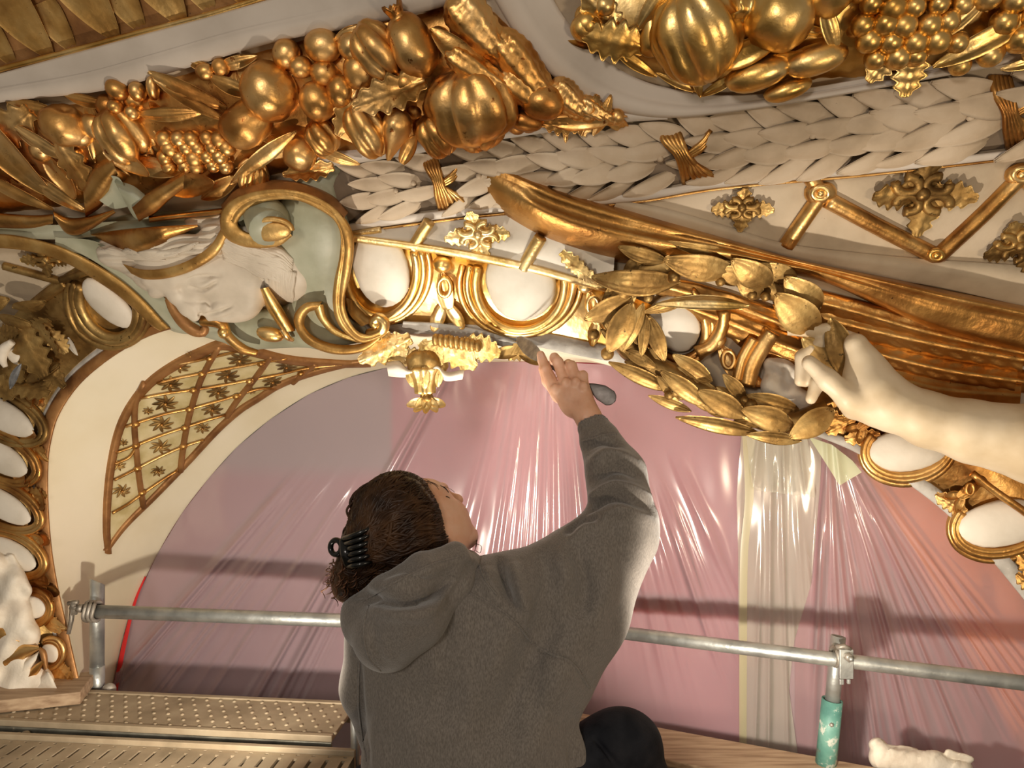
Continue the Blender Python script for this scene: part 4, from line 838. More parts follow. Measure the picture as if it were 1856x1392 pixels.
for k in range(16):
    q = k/15; mlock([(180+70*q, 448+8*q),(225+70*q, 462+16*q-20*q*q),(300+60*q, 470-28*q)], 18, 4.5, 3, k)
V, F = joinvf(HV); o = meshobj('hair_locks', V, F, 'mask', MK); o['kind'] = 'stuff'
def maskstrip(nm, up, lo, prof, m, n=40):
    a = resample(up, n); b = resample(lo, n); t = np.array([q[0] for q in prof]); h = np.array([q[1] for q in prof]); uv = a[:, None]*(1-t)[None, :, None]+b[:, None]*t[None, :, None]
    mid = (a+b)/2; z = np.array([max(onmask(*a[i]), onmask(*b[i]), onmask(*mid[i])) for i in range(n)]); z = np.convolve(np.pad(z, 4, 'edge'), np.ones(9)/9, 'valid')
    V = pxmap(np.concatenate([uv, (z[:, None]+h[None, :])[..., None]], -1).reshape(-1, 3)); meshobj(nm, V, gridfaces(n, len(prof)), m, MK)
maskstrip('diadem', [(222,478),(255,488),(300,486),(345,470),(382,444),(402,412)], [(238,496),(262,506),(305,504),(352,489),(393,462),(415,424)], [(0,-25),(0,4),(.2,8),(.8,8),(1,4),(1,-25)], 'gold_matte')
maskstrip('diadem_peak', [(164,424),(220,416),(290,410),(358,407)], [(166,427),(205,446),(246,460),(358,412)], [(0,-25),(.03,5),(.5,9),(.97,5),(1,-25)], 'gold', 24)
# ---------------------------------------------------------------- gilded ribbon and shells under the garland
RB = thing('gilded_ribbon', 'curling gilded ribbon with a grey shell hollow, hanging above the mask', 'ribbon', P(230, 350))
strip('fold', [(150,335),(165,300),(200,282)], [(155,395),(188,370),(215,320)], [(0,.04),(.2,.09),(.5,.10),(.8,.09),(1,.05)], 'gold_wing', RB, 30)
strip('shell_hollow', [(190,318),(215,322),(232,352)], [(175,360),(205,378),(236,374)], [(0,.095),(.5,.07),(1,.085)], 'celadon', RB, 20)
strip('fold', [(206,326),(240,336),(262,352)], [(228,370),(246,396),(270,398)], [(0,.08),(.3,.115),(.7,.11),(1,.08)], 'celadon', RB, 24)
strip('fold', [(335,310),(300,330),(262,352),(238,374)], [(332,344),(306,364),(280,388),(252,402)], [(0,.05),(.1,.12),(.5,.13),(.9,.12),(1,.06)], 'gold', RB, 30)
strip('fold', [(96,382),(125,394),(160,392),(205,380)], [(100,398),(122,424),(150,424),(210,386)], [(0,.05),(.15,.095),(.5,.105),(.9,.09),(1,.05)], 'gold_wing', RB, 30)
strip('fold', [(-60,380),(0,386),(60,390),(96,388)], [(-60,410),(0,414),(60,414),(96,406)], [(0,.03),(.15,.075),(.5,.08),(.9,.075),(1,.03)], 'gold', RB, 20)
strip('cavetto', [(-120,404),(0,408),(90,408),(200,402),(330,392),(400,386)], [(-120,430),(0,428),(90,434),(180,428),(330,412),(400,402)], [(0,.05),(.5,.03),(1,.05)], 'celadon', RB, 30)
strip('fold', [(270,392),(340,384),(410,376)], [(270,404),(340,395),(410,388)], [(0,.05),(.3,.10),(.7,.10),(1,.05)], 'gold', RB, 20)
# ================================================================ keystone ornament and pendant
def bell_fn(s, ph):
    x = -1+2*s; r = (.95-.42*s-.12*math.sin(math.pi*s))*(1+.09*math.cos(9*ph))
    if s < .08: r *= (s/.08)**.5
    if s > .94: r *= max(0, (1-s)/.06)**.5
    return x, max(1e-4, r)
U['bell'] = umesh('bell', *ball(18, 54, bell_fn))
KS = thing('keystone_pendant', 'carved keystone of gilded acanthus with a white cup and hanging bud', 'pendant', P(770, 660))
for (bu, bv, tu, tv, w_, of) in [(745,612,652,654,44,.05),(700,606,735,652,36,.055),(765,620,800,662,44,.06),(790,615,862,664,46,.06),(840,620,906,640,44,.055),(712,640,775,650,30,.045),(880,612,845,655,36,.05),(760,655,690,650,26,.04),(690,610,668,640,30,.045)]: leafbt(bu, bv, tu, tv, w_, of, 'acanthus', 'gold_pale', 4, 0, KS)
for k in range(9): place('berry', 'bud_ring', 'gold_old', 790+k*9.5, 616+k*1.4, .075, (7, 13-.3*abs(k-4), 11), 0, KS)
strip('cup', [(700,657),(722,654),(740,668),(768,672),(790,660),(812,674),(842,668)], [(704,682),(735,684),(756,676),(770,678),(796,672),(806,690),(838,688)], [(0,.055),(.25,.082),(.6,.088),(1,.06)], 'chalk', KS, 40)
place('gourd', 'neck', 'gold_old', 772, 658, .055, (26, 40, 26), -88, KS)
place('bell', 'bud', 'gold_pale', 770, 690, .062, (26, 34, 30), -88, KS); place('leaf', 'bud_leaf', 'gold_pale', 744, 684, .070, (19, 20, 14), -76, KS); place('leaf', 'bud_leaf', 'gold_pale', 797, 684, .070, (19, 20, 14), -104, KS); place('leaf', 'bud_leaf', 'gold_pale', 770, 684, .086, (22, 26, 16), -90, KS); place('bell', 'stalk', 'gold_pale', 773, 711, .060, (14, 19, 18), -90, KS)
place('pear', 'stem', 'gold_old', 774, 716, .062, (12, 16, 14), 90, KS)
for (u, v, r_) in ((756,730,195),(774,732,-90),(794,730,-15),(764,733,-130),(785,733,-50)): place('curl', 'foot_petal', 'gold_pale', u, v, .066, (17, 18, 14), r_, KS)
fg = thing('gilded_fragment', 'loose gilded scroll fragment at the arch crown under the spatula blade', 'fragment', P(940, 640))
for (u, v, r_, k) in ((918,638,190,'curl'),(945,640,10,'acanthus'),(960,645,-30,'curl'),(935,632,60,'leaf')): place(k, 'leaf', 'gold_old', u, v, .03, (26, 24, 18), r_, fg)
o = strip('filler_strip', [(731,582),(800,586),(880,600),(945,622)], [(729,594),(800,606),(880,620),(952,642)], [(0,-.01),(0,.030),(.1,.036),(.45,.034),(.5,.030),(.9,.034),(1,.026),(1,-.03)], 'grey', None, 40)
tag(o, 'rough grey filler strip beneath the eggs, where the blade is working', 'plaster strip')
# ================================================================ carvings at the lower left
AC = thing('acanthus_cluster', 'dark antique gilded acanthus leaves massed at the left edge', 'carving', P(50, 620))
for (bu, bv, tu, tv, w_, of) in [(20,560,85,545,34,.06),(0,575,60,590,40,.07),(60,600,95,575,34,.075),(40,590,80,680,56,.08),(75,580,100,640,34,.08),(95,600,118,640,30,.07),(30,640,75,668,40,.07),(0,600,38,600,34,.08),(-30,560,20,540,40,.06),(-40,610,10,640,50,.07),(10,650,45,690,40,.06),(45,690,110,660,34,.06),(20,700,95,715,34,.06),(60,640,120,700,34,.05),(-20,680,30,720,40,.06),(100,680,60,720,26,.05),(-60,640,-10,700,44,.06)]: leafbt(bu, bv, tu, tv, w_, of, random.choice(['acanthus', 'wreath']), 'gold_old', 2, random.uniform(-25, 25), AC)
tube('white_curl', [(22,620,.10),(8,632,.10),(4,650,.10),(10,665,.10)], [6, 9, 8, 4], 0, 'chalk', AC, 20); place('berry', 'white_bit', 'chalk', 30, 645, .08, (14, 18, 12), 40, AC); place('leaf', 'silver_bit', 'blade', 28, 682, .10, (26, 20, 14), 62, AC); place('leaf', 'white_bit', 'chalk', 132, 628, .02, (18, 16, 12), -70, AC)
s = SDF((-200,930,-40), (160,1300,120), 4.5)
s.cap((-60,1000,10), (20,1050,20), 40, 26, 10); s.cap((10,1060,20), (30,1110,20), 28, 30, 14); s.cap((-40,1110,10), (40,1150,15), 50, 34, 14); s.cap((10,1180,10), (60,1240,10), 46, 40, 14); s.cap((-80,1200,0), (20,1260,10), 60, 50, 14); s.cap((20,1010,26), (45,1070,26), 8, 14, 8)
V, F = s.mesh(); V[:, 2] += 4*np.sin(V[:, 1]*.07+V[:, 0]*.05+1.5*np.sin(V[:, 0]*.06)); V = pxmap(V, P); dr = meshobj('plaster_figure', V, orient(V, F), 'chalk'); tag(dr, 'pale plaster drapery of a figure cut by the left edge, with gilded bands', 'sculpture')
def dlink(nm, up, lo, m): 
    return strip(nm, up, lo, [(0,.03),(.1,.075),(.5,.085),(.9,.075),(1,.03)], m, dr, 20)
dlink('gilded_band', [(-60,1140),(0,1128),(36,1160)], [(-60,1180),(0,1166),(34,1166)], 'gold'); dlink('gilded_band', [(-20,1200),(30,1166),(70,1170)], [(-20,1225),(30,1206),(72,1178)], 'gold'); dlink('gilded_band', [(34,1240),(55,1210),(76,1196)], [(36,1243),(66,1226),(80,1204)], 'gold'); dlink('drapery_flap', [(72,1172),(84,1180),(88,1210)], [(70,1180),(74,1198),(80,1216)], 'bole'); dlink('drapery_flap', [(20,1215),(46,1195),(72,1178)], [(22,1250),(40,1236),(64,1200)], 'chalk'); dlink('drapery_flap', [(60,1240),(84,1215),(92,1222)], [(70,1260),(96,1256),(106,1254)], 'chalk')
# ================================================================ scaffold
def D(u, v, z):
    Y = -z*FPX/(v-CY); return np.array([(u-CX)/FPX*Y, Y, z])
fl_ = meshobj('floor', [(-4,-1.5,-2.2),(4,-1.5,-2.2),(4,3.2,-2.2),(-4,3.2,-2.2)], [(0,1,2,3)], 'deck_dark', None, False); struct(fl_)
def pole(name, a, b, r, m, parent, n=2, sides=24): return tubeW(name, np.array([np.array(a)*(1-t)+np.array(b)*t for t in np.linspace(0, 1, max(n, 2))]), r, m, parent, sides)
def pipe(name, a, b, r, m, parent, wall=.003, slant=None):
    """hollow tube open at the top end b"""
    a = np.array(a, float); b = np.array(b, float); d = (b-a)/np.linalg.norm(b-a); x = np.cross(d, (0,1,0)); x /= np.linalg.norm(x); y = np.cross(d, x); k = np.arange(28)/28*2*math.pi
    def ring(c, rr, sl=0): return c+rr*(np.cos(k)[:, None]*x+np.sin(k)[:, None]*y)+(sl*np.sin(k+.6))[:, None]*d
    sl = slant or 0
    V = np.concatenate([ring(a, r), ring(b, r, sl), ring(b, r-wall, sl), ring(b-d*.06, r-wall, sl)]); F = gridfaces(4, 28, True)+[tuple(range(28))[::-1], tuple(84+q for q in range(28))]
    return meshobj(name, V, F, m, parent)
# left rail, right rail
RL0 = Q(166, 1108, 2.03); RL1 = Q(800, 1131, 1.98)
rl_ = tubeW('guard_rail', [RL0, RL0*.5+RL1*.5, RL1], .0185, 'steel', None, 28); tag(rl_, 'galvanised scaffold tube running left from the woman to the clamped short post', 'rail')
RR0 = Q(930, 1122, 2.02); RR1 = Q(2150, 1275, 1.55)
rr_ = tubeW('guard_rail', [RR0, RR0*.5+RR1*.5, RR1], .0172, 'steel', None, 28); tag(rr_, 'galvanised scaffold tube running from the woman out to the right edge', 'rail')
# left post and its coupler
pl = thing('scaffold_post', 'short galvanised scaffold post with obliquely cut top, clamped at the left', 'post', Q(176, 1262, 2.075))
pipe('tube', Q(176, 1210, 2.075), Q(176.5, 1055, 2.075), .0192, 'steel', pl, .003, .012); pole('sleeve', Q(176, 1275, 2.075), Q(176, 1207, 2.075), .0202, 'steel', pl)
for sx in (-1, 1): place('berry', 'wing_nut', 'iron', 176+sx*22, 1250, 0, (12, 12, 9), 0, pl, fn=lambda u, v, o: Q(u, v, 2.06), n=Vector((0,-1,0)))
def coupler(name, label, c, sc, par=None):
    t = thing(name, label, 'clamp', c); c = np.array(c)
    def pt(x, y, z): return c+np.array([x, y, z])*sc
    k = np.linspace(0, 2*math.pi, 25)[:-1]
    for dx in (-.012, .0, .012): tubeW('clamp_band', [pt(dx+.002*math.sin(3*q), .024*math.cos(q), .026*math.sin(q)) for q in k], .0055*sc, 'iron', t, 8, closed=True)
    tubeW('bolt', [pt(-.03, -.012, .012), pt(-.055, -.014, .016)], .007*sc, 'iron', t, 8); tubeW('nut', [pt(-.022, -.012, .012), pt(-.034, -.013, .013)], .012*sc, 'iron', t, 6)
    tubeW('hinge_pin', [pt(-.048, -.008, .032), pt(-.048, -.010, -.006)], .010*sc, 'iron', t, 12)
    tubeW('wedge', [pt(-.050, -.012, .01), pt(-.052, -.014, -.02), pt(-.058, -.018, -.058)], np.array([.008, .007, .0055])*sc, 'iron', t, 4)
    tubeW('wedge_head', [pt(-.062, -.012, .026), pt(-.034, -.012, .030)], .006*sc, 'iron', t, 8)
    return t
coupler('coupler', 'rusty wedge coupler clamping the left rail end to the short post', Q(168, 1108, 2.03), 1.0)
# right post
def RY(u): 
    t = (u-930)/1220; y0, y1 = 2.02, 1.55; return 1/((1-t)/y0+t/y1)
ry = RY(1519)+.036
pr_ = thing('scaffold_post', 'galvanised scaffold post in a worn green sleeve at the lower right', 'post', Q(1498, 1385, ry))
pipe('tube', Q(1506, 1300, ry), Q(1519.5, 1153, ry), .0178, 'steel', pr_, .003, .002); pipe('green_sleeve', Q(1496, 1392, ry), Q(1508.5, 1268, ry), .0248, 'green', pr_, .004); pole('lower_sleeve', Q(1490, 1460, ry), Q(1499, 1358, ry), .0243, 'deck_dark', pr_)
tubeW('rivet', [Q(1507, 1314, ry-.022), Q(1507, 1314, ry-.03)], .005, 'iron', pr_, 10)
cp = thing('coupler', 'small plate coupler holding the right rail to its post', 'clamp', Q(1521, 1190, ry-.05))
c0 = Q(1520, 1190, RY(1519))
for dx in (-.010, .004): tubeW('clamp_band', [c0+np.array([dx, .022*math.cos(q), .0215*math.sin(q)]) for q in np.linspace(0, 2*math.pi, 21)[:-1]], .005, 'iron', cp, 8, closed=True)
V, F = joinvf([boxvf((-.017,-.004,-.05), (.017,.004,.022)), boxvf((-.017,-.004,-.064), (-.006,.004,-.05)), boxvf((.002,-.004,-.062), (.010,.004,-.05))]); o = meshobj('plate', np.array(V)+c0+np.array([.006,-.026,.006]), F, 'steel', cp, False); bevel(o, .002)
tubeW('bolt', [c0+np.array([.008,-.028,.012]), c0+np.array([.008,-.042,.012])], .011, 'iron', cp, 6); tubeW('bolt_tip', [c0+np.array([.008,-.04,.012]), c0+np.array([.008,-.052,.012])], .005, 'steel', cp, 8); tubeW('hook', [c0+np.array([-.015,-.02,.030]), c0+np.array([.0,-.028,.036]), c0+np.array([.018,-.024,.026])], .006, 'iron', cp, 8)
# decking on the left
zt = -.87
def plank_frame(a, b, c):   # a far-left, b far-right, c near-left (all on one height): origin, along, across
    a, b, c = map(np.array, (a, b, c)); L = np.linalg.norm(b-a); x = (b-a)/L; y = np.array([x[1], -x[0], 0]); w_ = (c-a)@y
    return a, x, y, L, w_
a, x, y, L, w_ = plank_frame(D(-170, 1239, zt), D(645, 1275, zt), D(-170, 1294, zt)); 
Z = np.array([0,0,1.])
def pbox(name, a, x, y, l0, l1, w0, w1, z0, z1, m, par, bev=.002):
    v, f = boxvf((l0, w0, z0), (l1, w1, z1)); V = np.array([a+x*q[0]+y*q[1]+Z*q[2] for q in v]); o = meshobj(name, V, [g[::-1] for g in f], m, par, False); 
    if bev: bevel(o, bev)
    return o
d1 = thing('scaffold_deck', 'dusty steel scaffold plank with raised studs, at the far side on the left', 'plank', a)
wn = w_+.015
pbox('plate', a, x, y, 0, L, .008, wn-.012, -.012, 0, 'deck', d1); pbox('edge_flange', a, x, y, 0, L, -.006, .010, -.05, .004, 'deck', d1); pbox('edge_flange', a, x, y, 0, L, wn-.014, wn, -.012, .004, 'deck', d1); pbox('side_channel', a, x, y, 0, L, wn-.006, wn+.002, -.055, -.012, 'deck_dark', d1); pbox('lower_lip', a, x, y, 0, L, wn-.006, wn+.012, -.060, -.052, 'deck', d1)
st_ = []; 
dm, df = ball(4, 8, sphere_fn)
for i in range(34):
    for j in range(6):
        q = a+x*(.02+L*(i+.5*(j % 2))/34)+y*(.022+j*(wn-.045)/5); st_.append((dm*np.array([.0055,.0055,.0042])+q, df))
V, F = joinvf(st_); o = meshobj('studs', V, F, 'deck', d1); o['kind'] = 'stuff'
a2, x2, y2, L2, w2 = plank_frame(D(-170, 1332, zt-.012), D(642, 1371, zt-.012), D(-170, 1480, zt-.012))
d2 = thing('scaffold_deck', 'slotted steel scaffold plank in the bottom left corner, nearest the camera', 'plank', a2)
pbox('edge_flange', a2, x2, y2, 0, L2, -.016, -.002, -.04, .012, 'deck', d2); pbox('edge_flange', a2, x2, y2, 0, L2, -.030, -.020, -.04, .004, 'deck_dark', d2)
V = []; F = []
ncol = 30; nrow = 4; rh = (w2-.02)/nrow
def cell(c, s):
    i = len(V); V.extend(c); V.extend(s); V.extend([q-Z*.006 for q in s])
    for k in range(4): F.append((i+k, i+(k+1) % 4, i+4+(k+1) % 4, i+4+k)); F.append((i+4+k, i+4+(k+1) % 4, i+8+(k+1) % 4, i+8+k))
for i in range(ncol):
    for j in range(nrow):
        l0 = L2*i/ncol; l1 = L2*(i+1)/ncol; w0 = .0+rh*j; w1 = w0+rh; lm = (l0+l1)/2; sh = (l1-l0)*.10
        g = lambda l, w__: a2+x2*l+y2*w__
        wd0 = w0+rh*.22
        cell([g(l0,w0), g(l1,w0), g(l1,wd0), g(l0,wd0)], [g(lm-.004,w0+rh*.06), g(lm+.004,w0+rh*.06), g(lm+.004,w0+rh*.14), g(lm-.004,w0+rh*.14)])
        cell([g(l0,wd0), g(l1,wd0), g(l1,w1), g(l0,w1)], [g(lm-.0045,w0+rh*.30), g(lm+.0045,w0+rh*.30), g(lm+.0045,w0+rh*.92), g(lm-.0045,w0+rh*.92)])
meshobj('slotted_plate', V, F, 'deck', d2, False)
# clip on the channel
cl_ = thing('deck_clip', 'small dusty clip on the channel between the two steel planks', 'clip', D(60, 1322, zt-.02))
for (u, v, r) in ((60,1316,6),(52,1326,8),(38,1329,8),(66,1328,5)): place('berry', 'lump', 'deck', u, v, 0, (r, r*.7, r*.7), 10, cl_, fn=lambda u, v, o: D(u, v, zt-.02)-np.array([0,.012,0]), n=Vector((0,-1,0)))
# loose wooden batten on the steel plank
bt = [D(-120, 1306, zt+.003), D(146, 1277, zt+.003)]
xb = (bt[1]-bt[0]); Lb = np.linalg.norm(xb); xb /= Lb; yb = np.array([-xb[1], xb[0], 0])
o = pbox('wooden_batten', bt[0], xb, -yb*-1, 0, Lb, 0, .15, 0, .034, 'wood', None, .003); tag(o, 'rough wooden batten lying across the left end of the studded plank', 'batten')
# galvanised ledger tube at the end of the planks
o = tubeW('scaffold_tube', [Q(644, 1420, 1.72), Q(643.5, 1340, 1.72), Q(643, 1262, 1.72)], .0105, 'steel', None, 20); tag(o, 'thin upright galvanised tube at the plank ends beside her hip', 'tube')
# wooden boards on the right
zb = -.95
a3, x3, y3, L3, w3 = plank_frame(D(760, 1238, zb), D(1900, 1448, zb), D(1196, 1366, zb)); w3 = .165
o = pbox('wooden_board', a3, x3, y3, 0, L3, 0, w3, -.04, 0, 'wood', None, .003); tag(o, 'wooden scaffold board beyond the raised knee, below the red lunette', 'board')
o = pbox('wooden_board', a3, x3, y3, L3*.30, L3, w3+.012, w3+.25, -.05, -.012, 'wood', None, .003); tag(o, 'brightly lit wooden board at the bottom edge right of the knee', 'board')
o = pbox('wooden_board', a3, x3, y3, 0, L3, w3+.03, w3+.62, -.115, -.075, 'wood', None, .003); tag(o, 'nearest wooden board, the one the woman sits on', 'board')
s = SDF((1555,1325,-60), (1800,1440,60), 3.0); s.cap((1600,1372,0), (1690,1392,0), 26, 30, 10); s.cap((1690,1392,0), (1745,1400,0), 28, 20, 10); s.ell((1590,1350,0), (16,12,18), 6); s.ell((1640,1350,20), (30,10,18), 6, None, True); s.cap((1720,1364,0), (1760,1378,0), 8, 6, 4)
V, F = s.mesh(); V[:, 1] += 1.6*np.sign(np.sin(V[:, 0]*.11+V[:, 2]*.08))*np.abs(np.sin(V[:, 0]*.11))**.5; V = Q(V[:, 0], V[:, 1], 1.80-V[:, 2]*.0013); o = meshobj('plaster_chunk', V, orient(V, F), 'chalk'); tag(o, 'broken lump of white plaster lying at the bottom right', 'rubble')
# ================================================================ the woman
from mathutils import noise
def H(V):
    V = np.asarray(V, float); return Q(V[..., 0], V[..., 1], 1.50-V[..., 2]*.00112)
def wob(V, amp, f, seed=0, aniso=(1,1,1)):
    V = V.copy(); A = np.array(aniso)
    for i, q in enumerate(V*A*f): V[i, 2] += amp*noise.noise(Vector((q[0]+seed, q[1], q[2])))
    return V
# ---- body: head, neck, trunk, right arm and hand in one surface
s = SDF((600,620,-190), (1215,1600,215), 2.6)
s.ell((724,956,50), (84,84,82)); s.ell((775,940,28), (52,72,62), 24); s.ell((770,916,22), (40,39,50), 18)
s.ell((806,958,26), (46,52,52), 20); s.ell((826,972,16), (34,30,36), 16); s.ell((852,973,6), (14,17,20), 14); s.ell((826,938,14), (22,28,34), 14)
s.cap((806,893,-2), (828,902,-8), 6, 6.5, 10); s.ell((832,906,-8), (8,8,8), 6); s.ell((826,912,4), (7,6.5,6), 4); s.ell((800,884,-6), (12,10,20), 10)
s.ell((841,934,-2), (8,6.5,13), 6); s.ell((846,945,-1), (8,6.5,12), 5); s.cap((848,939.5,12), (851,940,-12), 1.6, 1.6, 2, True); s.ell((804,899,16), (9,6,9), 4); 
s.cap((785,1000,52), (800,1080,62), 56, 62, 22)
s.chain([(800,1080,50),(840,1190,40),(856,1380,40),(856,1455,40)], [56,78,84,90], 30); s.ell((836,1150,40), (130,80,52), 30)
s.chain([(915,1105,46),(1030,1042,36),(1126,950,20)], [50,44,40], 24); s.chain([(1128,946,20),(1114,866,-14),(1086,796,-46),(1070,762,-63)], [40,34,23,20], 14)
s.chain([(700,1140,40),(692,1260,0),(770,1400,-130)], [44,30,28], 20)
s.chain([(905,1460,50),(1120,1362,-8),(1000,1490,0)], [76,56,40], 20); s.chain([(800,1460,40),(690,1450,-120),(800,1490,-60)], [76,54,42], 20)
# hand
for (k, r) in (((1006,706,-94),12.5),((1026,694,-91),12),((1044,693,-86),12),((1058,701,-79),11)): s.cap((1067,758,-64), k, 21, r, 8)
s.ell((1038,724,-83), (25,33,16), 10)
s.chain([(1006,706,-94),(989,669,-110),(983,653,-120),(980,643,-124)], [12.2,10.4,9.0,7.6], 1.5); s.ell((989,669,-106), (10.4,10,8), 2)
s.chain([(1026,694,-91),(1011,656,-106),(1005,648,-124),(1003,660,-140)], [11.4,10.2,9.0,8], 1.5); s.ell((1011,656,-102), (10.2,10,8), 2)
s.chain([(1044,693,-86),(1036,663,-98),(1030,660,-118),(1026,674,-134)], [11,9.8,9,8], 1.5); s.ell((1036,664,-94), (9.8,9.5,8), 2)
s.chain([(1058,701,-79),(1057,680,-90),(1050,680,-108),(1042,692,-122)], [10,8.8,8.2,7.4], 1.5); s.ell((1057,681,-86), (8.8,8.6,7), 2)
s.chain([(1048,738,-86),(1014,716,-122),(994,690,-140),(985,668,-142)], [17,14,11.5,9.5], 6)
for (u, v, o) in ((1007,704,-80),(1026,693,-77),(1044,692,-71),(1058,700,-65)): s.ell((u, v, o), (8,9,6), 5)
for a_, b_ in (((1000,676,-96),(1013,700,-84)),((1024,668,-92),(1035,690,-80)),((1046,672,-84),(1051,692,-74))): s.cap(a_, b_, 2.4, 1.2, 2, True)
V, F = s.mesh(); PB = BVHTree.FromPolygons([tuple(q) for q in V], F.tolist()); V = H(V); person = meshobj('person', V, orient(V, F), 'skin')
tag(person, 'woman seen from behind in a grey hoodie, looking up and reaching with a spatula', 'person')
# nail, eyelashes and brow
def onskin(p, lift=1.0):
    out = []
    for q in p:
        h = PB.ray_cast(Vector((q[0], q[1], 500)), Vector((0,0,-1)))[0]; out.append((q[0], q[1], (h.z if h is not None else (out[-1][2] if out else 0))+lift))
    return np.array(out)
meshobj('nail', H(onskin([(977,642),(983,639),(986,647),(979,650)], .8)), [(0,1,2,3)], 'nail', person)
tubeW('eyebrow', H(onskin(resample([(798,880),(805,884),(810,889),(813,893)], 14), 0)), np.interp(np.linspace(0, 1, 14), [0, .5, 1], [.0010, .0022, .0012]), 'hair', person, 6)
tubeW('eyelash', H(onskin(resample([(808,900),(812,901),(815,903)], 8), 0)), .0012, 'hair', person, 5)
# ---- hoodie
s = SDF((585,730,-190), (1225,1600,225), 3.6)
s.ell((846,1205,58), (196,160,104)); s.ell((856,1385,56), (202,190,112), 40); s.cap((752,1120,64), (925,1095,62), 92, 88, 50)
s.chain([(692,1135,52),(676,1250,14),(700,1345,-80)], [68,55,48], 30)
s.chain([(925,1098,56),(1030,1042,40),(1125,952,22)], [88,70,63], 40); s.chain([(1000,1225,50),(1060,1120,40),(1130,985,26)], [82,72,58], 40)
s.chain([(1128,938,20),(1117,862,-12),(1088,800,-44)], [62,53,38], 16); s.cap((1089,802,-45), (1076,774,-57), 34, 30, 6)
s.cap((1074,766,-60), (1056,725,-76), 25, 30, 0, True)
s.ell((800,1035,60), (58,42,48), 0, None, True)
V, F = s.mesh(); V = wob(V, 6, .014, 3, (1.6, .7, 1)); V = wob(V, 1.6, .05, 9)
V, F = folds(V, F, [([(852,1074),(900,1100),(935,1128),(965,1165),(1000,1185),(1035,1200),(1068,1246)], -5, 4), ([(868,1020),(878,1048),(900,1078)], -4, 4), ([(860,1090),(905,1120),(950,1160)], 5, 12),([(908,1018),(916,1056),(934,1104)], -26.35, 9), ([(926,1022),(938,1062),(956,1112)], 17.05, 13), ([(880,1028),(886,1056),(904,1090)], 10.85, 14),
  ([(1041,1000),(1060,1050),(1058,1110)], -15.5, 16), ([(1016,990),(1024,1050),(1010,1120)], 15.5, 18), ([(985,1010),(990,1060),(975,1120)], -9.3, 14),
  ([(1010,1085),(972,1158),(938,1240),(890,1330)], -23.25, 30), ([(930,1110),(900,1190),(850,1290)], 13.95, 34), ([(1060,1120),(1020,1210),(985,1310),(960,1400)], 18.6, 30),
  ([(1028,962),(1056,944),(1082,938)], -20.15, 7), ([(1040,975),(1066,958),(1090,956)], 12.4, 8), ([(1060,925),(1110,898),(1168,920)], -24.8, 9), ([(1068,905),(1116,882),(1176,900)], 15.5, 10), ([(1085,940),(1130,925),(1180,945)], 12.4, 12),
  ([(1074,868),(1120,848),(1160,862)], -18.6, 9), ([(1068,842),(1108,822),(1150,838)], 13.95, 11), ([(1060,815),(1090,800),(1125,808)], -10.85, 6), ([(1120,1000),(1140,1060),(1110,1140)], -10.85, 16), ([(1090,980),(1105,1050),(1080,1130)], 10.85, 16),
  ([(1030,1330),(1038,1370),(1040,1420)], -8, 9), ([(1054,1290),(1056,1360),(1058,1420)], 12.4, 12), ([(648,1195),(650,1280),(664,1392)], -15.5, 9), ([(700,1240),(760,1262),(830,1250)], -7.75, 22), ([(690,1310),(760,1330),(840,1325)], 7.75, 26)])
HB = BVHTree.FromPolygons([tuple(q) for q in V], [list(map(int,q)) for q in F])
Vw = H(V); hood_ = meshobj('hoodie', Vw, orient(Vw, F), 'fleece', person)
def seam(nm, pts, r, off=1.0, bvh=None, par=None, m='fleece', n=50):
    p = resample(pts, n); C = []
    for q in p:
        h = (bvh or HB).ray_cast(Vector((q[0], q[1], 500)), Vector((0,0,-1)))[0]
        if h is not None: C.append((h.x, h.y, h.z+off))
    return tubeW(nm, H(np.array(C)), r*.0011, m, par or hood_, 6)
seam('seam', [(852,1074),(900,1100),(935,1128),(965,1165),(1000,1185),(1035,1200),(1068,1246)], 2.0); seam('seam', [(868,1020),(878,1048),(900,1078)], 1.6)
seam('cuff_seam', [(1056,800),(1072,796),(1095,788),(1118,786)], 2.4, 0)
seam('seam', [(652,1200),(650,1280),(664,1380)], 1.8)
# hood
s = SDF((595,970,-20), (890,1250,290), 3.0)
s.chain([(700,1160,150),(742,1112,168),(810,1052,132),(846,1024,84)], [60,66,44,28], 26); s.cap((662,1122,112), (700,1150,140), 44, 52, 24); s.cap((645,1104,80), (660,1140,110), 26, 36, 16)
s.chain([(642,1104,110),(700,1068,160),(765,1030,176),(825,1006,146),(860,1022,92)], [20,26,28,22,12], 12)
s.ell((735,1040,96), (92,44,66), 10, None, True)
V, F = s.mesh(); V = wob(V, 5, .016, 21); V = wob(V, 1.5, .05, 2)
V, F = folds(V, F, [([(652,1076),(712,1092),(780,1080),(818,1050)], -34, 12), ([(668,1066),(720,1058),(790,1028),(840,1012)], 14, 14), ([(690,1108),(760,1112),(812,1082)], 14, 16), ([(852,1030),(836,1062),(800,1108)], -12, 10), ([(676,1130),(680,1180),(705,1215)], -6, 12), ([(745,1130),(735,1170),(715,1205)], 6, 18), ([(850,1012),(862,1024),(866,1040)], 5, 8)])

hb2 = BVHTree.FromPolygons([tuple(q) for q in V], [list(map(int, q)) for q in F]); Vw = H(V); hd = meshobj('hood', Vw, orient(Vw, F), 'fleece', hood_)
seam('hood_seam', [(668,1098),(660,1140),(668,1190),(690,1216)], 1.6, .5, hb2); seam('hood_seam', [(655,1092),(712,1058),(775,1026),(835,1008)], 1.6, .5, hb2)
